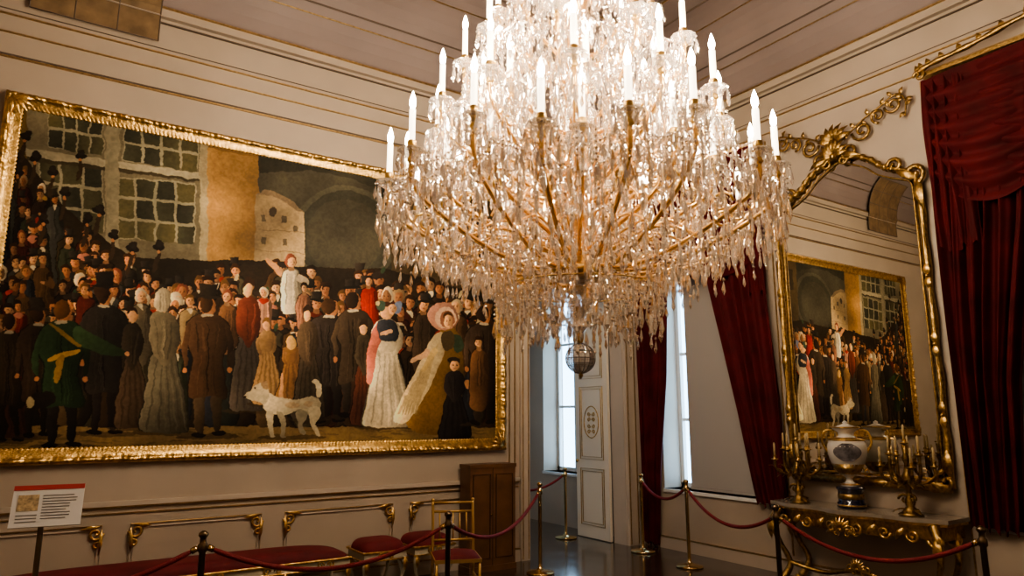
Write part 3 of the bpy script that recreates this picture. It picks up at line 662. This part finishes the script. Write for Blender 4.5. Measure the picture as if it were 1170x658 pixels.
gold.tube([cyl(.5,2*PI*k/40,2.48) for k in range(40)],.005,M_gold,5,closed=True)
stem2=MB()
stem2.sph((0,0,2.045),.092,M_ball,16); 
stem2.sm=[False]*len(stem2.sm)
stem2.lathe([(.012,2.135),(.022,2.16),(.012,2.20),(.006,2.24)],M_gold,n=8); stem2.lathe([(.004,1.92),(.015,1.94),(.01,1.96)],M_gold,n=8)
for z_ in (2.0,2.045,2.09): stem2.tube([cyl(math.sqrt(.0932**2-(z_-2.045)**2),2*PI*k/32,z_) for k in range(32)],.0025,M_dkline,4,closed=True)
for j in range(8):
    a=PI*j/8; stem2.tube([(.0935*math.sin(t*PI/16)*math.cos(a),.0935*math.sin(t*PI/16)*math.sin(a),2.045+.0935*math.cos(t*PI/16)) for t in range(32)],.002,M_dkline,4,closed=True)
stem2.obj('bottom_ball',ch)
arms.obj('glass_arms',ch); gold.obj('gilt_fittings',ch); cand.obj('candles',ch); bulbs.obj('flame_bulbs',ch); dish.obj('drip_dishes',ch)
P=np.array(pend); n=6
V=[];F=[];off=0
A=2*PI*np.arange(n)/n
for kind in (0,1):
    Q=P[P[:,5]==kind]; m_=len(Q); ph=RNG.rand(m_)*PI
    tl=RNG.randn(m_,2)*(.05 if kind==0 else 0)
    lev=[(0.0,0.001),(-.22,.45),(-.68,1.0),(-1.0,.03)] if kind==0 else [(0.0,.05),(-.5,1.0),(-1.0,.05)]
    vs=[]
    for zl,rl in lev:
        an=A[None]+ph[:,None]
        vs.append(np.stack([Q[:,0:1]+tl[:,0:1]*zl*Q[:,4:5]+Q[:,3:4]*rl*np.cos(an),Q[:,1:2]+tl[:,1:2]*zl*Q[:,4:5]+Q[:,3:4]*rl*np.sin(an)*(.75 if kind==0 else 1),Q[:,2:3]+Q[:,4:5]*zl+0*an],-1))
    vs=np.stack(vs,1)
    nl=len(lev); base=off+np.arange(m_)*nl*n
    for l in range(nl-1):
        for k in range(n):
            k2=(k+1)%n
            F.append(np.stack([base+l*n+k,base+(l+1)*n+k,base+(l+1)*n+k2,base+l*n+k2],1))
    V.append(vs.reshape(-1,3)); off+=m_*nl*n
V=np.concatenate(V);F=np.concatenate(F); nf=len(F)
me=bpy.data.meshes.new('crystals')
me.vertices.add(len(V)); me.vertices.foreach_set('co',V.ravel().astype(np.float32))
me.loops.add(nf*4); me.loops.foreach_set('vertex_index',F.ravel().astype(np.int32))
me.polygons.add(nf); me.polygons.foreach_set('loop_start',np.arange(0,nf*4,4,dtype=np.int32))
me.materials.append(M_cry); me.materials.append(M_amb)
me.update(calc_edges=True)
mi=(RNG.rand(nf)<.10).astype(np.int32); me.polygons.foreach_set('material_index',mi); me.polygons.foreach_set('use_smooth',np.zeros(nf,bool))
o=bpy.data.objects.new('crystal_drops',me); bpy.context.collection.objects.link(o); o.parent=ch
print('pendants',len(pend),'candles',len(lights))
ld=bpy.data.lights.new('candle_light','POINT'); ld.energy=8.6; ld.color=(1,.81,.60); ld.shadow_soft_size=.018
for l in lights:
    o=bpy.data.objects.new('candle_light',ld); o.location=l; o.parent=ch; bpy.context.collection.objects.link(o)

# ---------------- mirror ----------------
mir=bpy.data.objects.new('wall_mirror',None); bpy.context.collection.objects.link(mir)
MC=3.96; HW=.80; MZ=1.05
half=[(HW,MZ),(HW,2.0),(HW,3.0),(HW,3.80),(HW-.02,3.96),(HW-.09,4.07),(HW-.22,4.13),(HW-.34,4.20),(HW-.46,4.31),(HW-.62,4.40),(.0,4.45)]
out=[(y,z) for y,z in half]+[(-y,z) for y,z in half[::-1][1:]]
b=MB(); X_=XR-.03
b.add([(X_,MC+y,z) for y,z in out],[tuple(range(len(out)))],M_mirror); b.obj('mirror_plate',mir)
b=MB()
path=bez([(X_-.03,MC+y,z) for y,z in out],200)
b.tube(path,[.032+.007*math.sin(i*1.1) for i in range(len(path))],M_dgold,8)
b.tube([(p.x-.025,p.y,p.z) for p in path],.011,M_gold,6)
def inset(d): return [(X_-.02,MC+ (y-math.copysign(d,y) if abs(y)>.05 else y),z-(d if z>4.0 else 0)) for y,z in out]
b.tube(bez(inset(.065),200),.009,M_dgold,6)
b.tube([(X_-.03,MC+HW,MZ),(X_-.03,MC-HW,MZ)],.042,M_dgold,8); b.tube([(X_-.04,MC+HW,MZ+.07),(X_-.04,MC-HW,MZ+.07)],.010,M_gold,6)
N=(-1,0,0);U=(0,1,0);Vv=(0,0,1)
rocaille(b,(X_-.05,MC+.02,4.45),U,Vv,N,.30,M_dgold)
for f in(1,-1):
    c=MC+f*HW
    scroll(b,(X_-.05,c-f*.03,4.02),(0,f,0),Vv,.11,M_dgold,1.3,-PI/2,1,.025); scroll(b,(X_-.05,c-f*.2,4.16),(0,f,0),Vv,.08,M_dgold,1.2,PI,-1,.02)
    leaf(b,(X_-.05,c,3.96),(0,f*.1,-1),N,.32,.09,M_dgold); leaf(b,(X_-.05,c,3.96),(0,-f*.8,.6),N,.26,.08,M_dgold)
    scroll(b,(X_-.05,c-f*.04,MZ+.05),(0,f,0),Vv,.10,M_dgold,1.2,PI/2,1,.025); leaf(b,(X_-.05,c,MZ+.1),(0,0,1),N,.26,.09,M_dgold); leaf(b,(X_-.05,c,MZ),(0,-f,0),N,.26,.09,M_dgold)
    for z in (1.7,2.35,3.0): 
        leaf(b,(X_-.05,c,z),(0,0,1),N,.14,.06,M_gold); leaf(b,(X_-.05,c,z),(0,0,-1),N,.14,.06,M_gold); b.sph((X_-.07,c,z),.018,M_gold,8)
    scroll(b,(X_-.04,MC+f*.30,4.64),(0,f,0),Vv,.11,M_dgold,1.4,PI,1,.016); scroll(b,(X_-.04,MC+f*.48,4.74),(0,f,0),Vv,.08,M_dgold,1.4,-PI/2,-1,.014)
    scroll(b,(X_-.04,MC+f*.64,4.80),(0,f,0),Vv,.09,M_dgold,1.3,PI,1,.014)
    g=bez([(X_-.03,MC+f*.1,4.62),(X_-.03,MC+f*.3,4.75),(X_-.03,MC+f*.52,4.84),(X_-.03,MC+f*.68,4.90),(X_-.03,MC+f*.76,4.8),(X_-.03,MC+f*.74,4.64)],30); b.tube(g,.010,M_dgold,6)
    for i in range(2,len(g)-1,2): leaf(b,g[i],(0,f*.6*math.cos(i),math.sin(i*1.7)),N,.08,.04,M_dgold,.5)
for k in range(7): leaf(b,(X_-.05,MC,4.6),(0,math.cos(PI*(.1+.8*k/6)),math.sin(PI*(.1+.8*k/6))),N,.22,.07,M_dgold,.6)
b.obj('gilt_mirror_frame',mir)
b=MB()
for y in (3.06,4.87): b.box((XR-.02,y,.2),(XR,y+.010,4.95),M_gold2)
b.obj('trim_6')

# ---------------- curtains ----------------
def curtain(mb,L,R,zt,zb,x0,amp,folds,m,ph=0):
    def fn(u,v):
        z=zt+(zb-zt)*v; l,r=L(z),R(z); y=l+(r-l)*u
        wv=math.sin(u*folds*2*PI+ph+.5*math.sin(v*3))+.4*math.sin(u*folds*4.6*PI+1.3+v)
        return (x0-amp*(wv+1.4)*(.7+.5*math.sin(PI*min(1,v))),y+.01*math.sin(v*7+u*20),z+(.03*math.sin(u*folds*2*PI) if v>.98 else 0))
    mb.surf(fn,int(folds*14),46,m)
def swag(mb,ya,yb,zt,zb,sag,x0,m,n=7):
    def fn(u,v):
        y=ya+(yb-ya)*u; c=4*u*(1-u); z=zt+(zb-zt)*v - sag*c*(v**.7)
        return (x0-.06-.10*c*math.sin(PI*v*.9+.1)-.03*math.sin(v*n*2*PI+c*2),y,z)
    mb.surf(fn,40,60,m)
def I(zs,ys): return lambda z: float(np.interp(z,zs,ys))
b=MB()
curtain(b,I([.0,1.2,2.2,3.5,4.9],[7.06,7.06,7.06,7.07,7.07]),I([0,1.0,2.2,3.5,4.9],[6.80,6.72,6.55,6.46,6.46]),4.9,.03,XR-.05,.032,5,M_curt)
curtain(b,I([.7,.9,1.74,2.6,3.3,4.9],[5.2,5.24,5.38,5.55,5.70,5.9]),I([.7,1.9,3.4,4.9],[4.82,4.84,4.92,4.92]),4.9,.70,XR-.05,.045,5,M_curt,1)
swag(b,4.90,6.02,4.9,3.60,.24,XR-.08,M_curt); swag(b,5.95,7.07,4.9,3.60,.24,XR-.08,M_curt); swag(b,5.3,6.7,4.9,3.62,.20,XR-.12,M_curt)
curtain(b,lambda z:5.22,lambda z:4.90,4.85,3.1,XR-.10,.03,4,M_curt); curtain(b,lambda z:7.06,lambda z:6.8,4.85,3.1,XR-.10,.03,3,M_curt)
b.tube([(XR-.1,4.88,4.95),(XR-.1,7.08,4.95)],.04,M_gold,8)
b.obj('window_curtain')
b=MB()
curtain(b,I([.7,2.5,4.9],[3.0,3.0,2.96]),I([.7,2.0,3.4,4.9],[2.60,2.48,2.2,2.05]),4.88,.72,XR-.05,.05,6,M_curt,1)
swag(b,2.97,2.0,4.88,3.85,.30,XR-.10,M_curt); swag(b,2.5,1.5,4.88,3.9,.25,XR-.12,M_curt); swag(b,2.1,1.0,4.88,3.85,.25,XR-.10,M_curt)
curtain(b,lambda z:2.99,lambda z:2.62,4.88,3.2,XR-.13,.035,4,M_curt)
curtain(b,I([.7,2.5,4.9],[1.03,1.0,1.0]),I([.7,2,3.4,4.9],[1.4,1.5,1.8,1.9]),4.88,.05,XR-.05,.045,6,M_curt,1)
b.obj('window_curtain')
b=MB()
g=bez([(XR-.16,3.02,4.98),(XR-.16,2.9,5.02),(XR-.18,2.5,5.05),(XR-.18,2.0,5.12),(XR-.18,1.5,5.05),(XR-.16,1.0,4.98)],40)
b.tube(g,[.026+.006*math.sin(i*1.4) for i in range(len(g))],M_dgold,8); b.box((XR-.14,1.0,4.935),(XR-.005,3.0,4.97),M_dgold)
scroll(b,(XR-.16,3.0,4.95),(0,1,0),(0,0,1),.06,M_dgold,1.3,0,1,.015)
for i in range(2,len(g)-2,3): leaf(b,g[i],(0,.3,1),(-1,0,0),.08,.05,M_dgold,.15)
b.obj('gilt_pelmet')

# ---------------- console table ----------------
T=bpy.data.objects.new('console_table',None); bpy.context.collection.objects.link(T)
tc=3.94; hw=.88
b=MB()
fr=[]
for i in range(41):
    u=-1+2*i/40; fr.append((XR-.50-.05*math.cos(u*PI*1.0)-.03*math.cos(u*PI*3),tc+hw*u))
tp=[(XR-.03,tc-hw)]+[(x,y) for x,y in fr]+[(XR-.03,tc+hw)]
b.prism([(x,y,.775) for x,y in tp],(0,0,.035),M_marble); b.prism([(x+.015 if x<XR-.1 else x,y*.985+tc*.015,.75) for x,y in tp],(0,0,.025),M_gold)
b.obj('marble_top',T)
b=MB()
def apr(u,v):
    i=u*40; k=int(min(39,i)); x=fr[k][0]*(1-(i-k))+fr[k+1][0]*(i-k); y=tc+(hw-.05)*(-1+2*u)
    drop=.09+.05*abs(math.cos(u*PI*3)); return (x+.04,y,.75-drop*v)
b.surf(apr,60,4,M_dgold)
for s_ in(-1,1): b.surf(lambda u,v:(XR-.04-.42*u,tc+s_*(hw-.05),.75-.12*v),8,3,M_dgold)
for k in range(6):
    y=tc+(hw-.12)*(-1+2*(k+.5)/6); scroll(b,(XR-.54,y,.665),(0,1 if k%2 else -1,0),(0,0,1),.06,M_gold,1.3,PI,1,.012); leaf(b,(XR-.53,y+.08,.72),(0,.6,-.8),(-1,0,0),.13,.05,M_gold,.4)
rocaille(b,(XR-.58,tc,.64),U,Vv,N,.16,M_gold)
for sx,sy in ((XR-.42,-1),(XR-.42,1),(XR-.1,-1),(XR-.1,1)):
    y=tc+sy*(hw-.12)
    pts=bez([(sx,y,.74),(sx-.07,y+sy*.06,.62),(sx-.02,y+sy*.03,.42),(sx+.03,y-sy*.05,.22),(sx-.02,y-sy*.01,.08),(sx-.06,y+sy*.03,.02)],30)
    b.tube(pts,[.052-.026*math.sin(PI*min(1,i/len(pts)*1.1)) if i<len(pts)*.85 else .035 for i in range(len(pts))],M_dgold,8)
    scroll(b,(sx-.07,y+sy*.04,.64),(0,sy,0),Vv,.07,M_gold,1.2,PI,1,.018); leaf(b,(sx-.08,y+sy*.05,.66),(0,sy*.1,-1),N,.22,.08,M_gold); b.sph((sx-.06,y+sy*.03,.03),.035,M_gold,8)
b.tube(bez([(XR-.40,tc-hw+.16,.22),(XR-.3,tc-.4,.16),(XR-.34,tc,.24),(XR-.3,tc+.4,.16),(XR-.40,tc+hw-.16,.22)],30),.022,M_dgold,8)
rocaille(b,(XR-.36,tc,.26),U,Vv,N,.14,M_gold)
b.obj('gilt_base',T)
b=MB(); vx,vy=6.62,3.98
b.lathe([(.125,.811),(.13,.83),(.13,.86),(.115,.87),(.115,.98),(.13,.99),(.13,1.01),(.06,1.02)],M_cob,(vx,vy,0),24)
b.lathe([(.132,.835),(.134,.842),(.132,.85)],M_gold,(vx,vy,0),24); b.lathe([(.117,.90),(.119,.925),(.117,.95)],M_dgold,(vx,vy,0),24)
b.lathe([(.07,1.01),(.085,1.03),(.035,1.06),(.028,1.09),(.05,1.11),(.10,1.15),(.155,1.23),(.18,1.32),(.182,1.40),(.165,1.45),(.10,1.48),(.07,1.50),(.075,1.53),(.125,1.565),(.13,1.58),(.1,1.58)],M_porc,(vx,vy,0),28)
b.lathe([(.084,1.44),(.167,1.452),(.168,1.462),(.09,1.485)],M_gold,(vx,vy,0),24); b.lathe([(.10,1.585),(.135,1.585),(.135,1.575),(.12,1.57)],M_gold,(vx,vy,0),24)
b.lathe([(.05,1.112),(.102,1.15),(.157,1.232),(.10,1.17)],M_dgold,(vx,vy,0),24); b.lathe([(.086,1.03),(.088,1.035),(.06,1.045)],M_gold,(vx,vy,0),20)
b.lathe([(.1,1.585),(.06,1.60),(.02,1.615),(.025,1.63),(.005,1.645)],M_porc,(vx,vy,0),20)
dirc=Vector((-vx,-vy,0)).normalized(); sd=Vector((-dirc.y,dirc.x,0))
b.surf(lambda u,v: Vector((vx,vy,0))+ (dirc*math.cos((u-.5)*1.5*math.sin(PI*(.1+.8*v)))+sd*math.sin((u-.5)*1.5*math.sin(PI*(.1+.8*v))))*(.186-.010*abs(v-.6)*2)+Vector((0,0,1.26+.17*v)),12,8,M_porcb)
for f in(1,-1):
    h=bez([Vector((vx,vy,1.34))+sd*f*.175,Vector((vx,vy,1.44))+sd*f*.22,Vector((vx,vy,1.54))+sd*f*.19,Vector((vx,vy,1.55))+sd*f*.12],16); b.tube(h,.012,M_gold,6)
b.obj('porcelain_vase')
def candelabrum(x,y,s):
    b=MB(); z=.81
    b.lathe([(.10,0),(.105,.015),(.07,.03),(.06,.05),(.035,.08),(.05,.12),(.03,.16),(.022,.22),(.04,.28),(.055,.33),(.03,.38),(.018,.45),(.035,.5),(.02,.54),(.03,.62)],M_bronze,(x,y,z),14)
    for k in range(3):
        a=2*PI*k/3; leaf(b,(x+.05*math.cos(a),y+.05*math.sin(a),z+.05),(math.cos(a),math.sin(a),-.3),(0,0,1),.1,.06,M_dgold); scroll(b,(x+.04*math.cos(a),y+.04*math.sin(a),z+.14),(math.cos(a),math.sin(a),0),(0,0,1),.05,M_bronze,1.2,0,1,.012)
    tops=[(x,y,z+.62)]
    for k in range(9):
        a=2*PI*k/9+.3
        d=Vector((math.cos(a),math.sin(a),0)); c=Vector((x,y,z))
        R=.22*s if k%2 else .14*s; zt=.50 if k%2 else .60
        p=bez([c+Vector((0,0,.36)),c+d*R*.45+Vector((0,0,.28)),c+d*R*.95+Vector((0,0,.34)),c+d*R+Vector((0,0,zt-.08))],16); b.tube(p,.015,M_bronze,6)
        leaf(b,p[6],d+Vector((0,0,-.4)),(0,0,1),.10,.05,M_bronze,.4); leaf(b,p[10],d+Vector((0,0,.4)),(0,0,1),.08,.04,M_dgold,.4); scroll(b,p[8],d,Vector((0,0,1)),.03,M_dgold,1.2,0,1,.007,10); q=c+d*R; tops.append((q.x,q.y,z+zt-.08))
    for t in tops:
        b.lathe([(.01,0),(.035,.012),(.038,.02),(.014,.025),(.018,.05),(.02,.055)],M_dgold,t,10); b.lathe([(.011,.05),(.010,.17),(.003,.185)],M_wax,t,8)
    b.obj('gilt_candelabrum')
candelabrum(6.60,4.53,1); candelabrum(6.58,3.40,1)

# ---------------- stanchions and ropes ----------------
def post(x,y,m=M_brass,h=.95):
    b=MB(); b.lathe([(.15,0),(.155,.01),(.15,.022),(.05,.04),(.025,.06),(.02,.1),(.02,h-.12),(.03,h-.11),(.03,h-.07),(.02,h-.06),(.02,h-.03),(.032,h-.015),(.03,h),(.01,h+.015)],m,(x,y,0),18)
    b.obj('rope_stanchion'); return Vector((x,y,h-.09))
def rope(p,q,sag=.22):
    b=MB(); D=(q-p).normalized(); p=p+D*.03;q=q-D*.03
    pts=[p.lerp(q,i/24)-Vector((0,0,sag*4*(i/24)*(1-i/24))) for i in range(25)]
    b.tube(pts,[.009]+[.017]*23+[.009],M_rope,8); 
    for a,c in ((pts[0],pts[1]),(pts[-1],pts[-2])): b.tube([a,a.lerp(c,.5)],.02,M_brass,8)
    b.obj('barrier_rope')
A0=post(-.9,5.05,M_dpost); A1=post(.94,5.0,M_dpost);A2=post(2.7,4.94,M_dpost);A3=post(4.68,6.46); rope(A0,A1);rope(A1,A2);rope(A2,A3,.25)
B0=post(6.47,6.72);B1=post(6.28,5.78);B2=post(5.18,3.79,M_dpost);B3=post(5.33,2.3,M_dpost);rope(B0,B1,.16);rope(B1,B2,.22);rope(B2,B3,.22)
C0=post(6.28,8.05);C1=post(5.1,8.1);rope(C1,C0,.18)

# ---------------- sign ----------------
b=MB(); sx,sy=.05,4.66
b.lathe([(.14,0),(.14,.015),(.02,.03),(.014,.05),(.014,1.12),(.01,1.14)],M_dpost,(sx,sy,0),14)
R_=Matrix.Translation((sx+.02,sy,1.215))@Matrix.Rotation(math.radians(-6),4,'Z')@Matrix.Rotation(math.radians(-22),4,'X')@Matrix.Scale(.86,4)
b.box((-.19,-.006,-.13),(.19,.006,.13),M_white,R_); b.box((-.19,-.009,.10),(.19,-.006,.13),M_redink,R_)
b.box((-.16,-.009,-.03),(-.05,-.0065,.07),M_tanink,R_)
for k in range(9): b.box((-.03,-.0085,.06-k*.018),(.10+.06*random.random(),-.0065,.065-k*.018),M_ink,R_)
for k in range(3): b.box((-.16,-.0085,-.06-k*.02),(-.05,-.0065,-.055-k*.02),M_ink,R_)
b.box((-.03,.006,-.1),(.03,.02,.0),M_dpost,R_)
b.obj('information_sign')

# ---------------- benches / stools ----------------
def seat(name,x0,x1,y0,y1,h=.47,nl=2):
    b=MB(); cx,cy=(x0+x1)/2,(y0+y1)/2; ax,ay=(x1-x0)/2,(y1-y0)/2
    def cush(u,v):
        a=u*2*PI; ca,sa=math.cos(a),math.sin(a); e=.28 if ax>.6 else .5
        px_=math.copysign(abs(ca)**e,ca);py_=math.copysign(abs(sa)**e,sa)
        t=v*PI/2; rr=math.cos(t)**.35 if v<1 else 0
        return (cx+ax*px_*rr,cy+ay*py_*rr,h-.09+.10*math.sin(t))
    b.surf(cush,64,10,M_red)
    b.box((x0+.01,y0+.01,h-.17),(x1-.01,y1-.01,h-.085),M_ivory)
    b.tube([(x0,y0,h-.09),(x1,y0,h-.09),(x1,y1,h-.09),(x0,y1,h-.09)],.012,M_gold,6,closed=True,smooth=False)
    b.tube([(x0,y0,h-.165),(x1,y0,h-.165),(x1,y1,h-.165),(x0,y1,h-.165)],.010,M_gold,6,closed=True,smooth=False)
    L=x1-x0
    for i in range(nl):
        x=x0+.05+(L-.1)*i/(nl-1)
        f=-1 if i==0 else (1 if i==nl-1 else 0)
        for y,g in ((y0+.04,-1),(y1-.04,1)):
            p=bez([(x,y,h-.15),(x+f*.03,y+g*.03,h-.22),(x+f*.01,y+g*.0,.16),(x-f*.01,y,.07),(x+f*.03,y+g*.03,.015)],16)
            b.tube(p,[.032-.018*min(1,i_/9) if i_<12 else .018 for i_ in range(len(p))],M_ivory,8); b.sph((x+f*.03,y+g*.03,.018),.02,M_gold,8)
            leaf(b,(x+f*.02,y+g*.02-.02,h-.16),(0,0,-1),(0,-1,0),.12,.05,M_gold)
    for k in range(max(1,int(L/.45))):
        x=x0+L*(k+.5)/max(1,int(L/.45)); scroll(b,(x-.05,y0,h-.13),(1,0,0),(0,0,1),.035,M_gold,1.2,0,1,.007); scroll(b,(x+.05,y0,h-.13),(-1,0,0),(0,0,1),.035,M_gold,1.2,0,1,.007)
    b.obj(name)
seat('upholstered_bench',-.35,2.55,6.55,7.02,.47,6)
seat('upholstered_stool',2.66,3.12,6.52,6.96,.49); seat('upholstered_stool',3.20,3.66,6.54,6.98,.49)
b=MB(); x0,x1,y0,y1,h=4.02,4.62,6.86,7.09,1.14
b.box((x0,y0,0),(x1,y1,h),M_wood); b.box((x0-.01,y0-.01,h-.03),(x1+.01,y1,h+.01),M_wood); b.box((x0-.01,y0-.01,0),(x1+.01,y1,.06),M_wood)
M_wood2=mat('wood_groove',(.05,.025,.012),.5)
b.box((x0+.29,y0-.003,.06),(x0+.30,y0,h-.03),M_wood2)
for a,c in((x0+.04,x0+.26),(x0+.34,x0+.56)):
    b.tube([(a,y0-.004,.14),(c,y0-.004,.14),(c,y0-.004,h-.1),(a,y0-.004,h-.1)],.007,M_wood2,6,closed=True,smooth=False)
b.sph((x0+.27,y0-.015,.6),.012,M_brass,8)
b.obj('wooden_cabinet')
b=MB(); Mc=Matrix.Translation((3.24,5.78,0))@Matrix.Rotation(math.radians(-22),4,'Z')
M_cg=mat('chair_gilt',(.55,.36,.13),.4,.8)
def T3(p): return Mc@Vector(p)
w=.19
for x in(-w,w):
    b.tube([T3(p) for p in bez([(x,.20,0),(x,.19,.25),(x,.19,.45),(x,.22,.7),(x,.25,.90)],16)],.014,M_cg,8); b.sph(T3((x,.25,.905)),.018,M_cg,8)
    b.tube([T3((x,-.2,0)),T3((x,-.19,.45))],.014,M_cg,8)
    for z in(.15,.26): b.tube([T3((x,-.195,z)),T3((x,.195,z))],.009,M_cg,6)
for z,y in((.88,.247),(.80,.237),(.55,.20)): b.tube([T3((-w,y,z)),T3((w,y,z))],.012,M_cg,8)
for k in range(5):
    x=-w+.38*(k+1)/6; b.tube([T3((x,.20,.55)),T3((x,.237,.80))],.008,M_cg,6)
for z in(.15,.3): b.tube([T3((-w,-.195,z)),T3((w,-.195,z))],.009,M_cg,6)
b.box((-.21,-.21,.42),(.21,.21,.45),M_cg,Mc)
b.surf(lambda u,v:T3((-.2+.4*u,-.2+.4*v,.45+.045*(math.sin(PI*u)*math.sin(PI*v))**.4)),14,14,M_red)
b.obj('gilt_chair')

# ---------------- world, camera ----------------
w=bpy.data.worlds.new('World'); bpy.context.scene.world=w; w.use_nodes=True
bg=w.node_tree.nodes['Background']; bg.inputs[0].default_value=(.42,.70,1.0,1); bg.inputs[1].default_value=9.0
try:
    bpy.context.scene.view_settings.view_transform='AgX'; bpy.context.scene.view_settings.look='AgX - Medium High Contrast'
except Exception as e: print(e)
cam=bpy.data.cameras.new('Camera'); cam.sensor_width=36; cam.lens=36*FPX/1170; cam.clip_end=100
co=bpy.data.objects.new('Camera',cam); co.location=(0,0,EYE); co.rotation_euler=(PI/2+PITCH,0,-YAW)
bpy.context.collection.objects.link(co); bpy.context.scene.camera=co
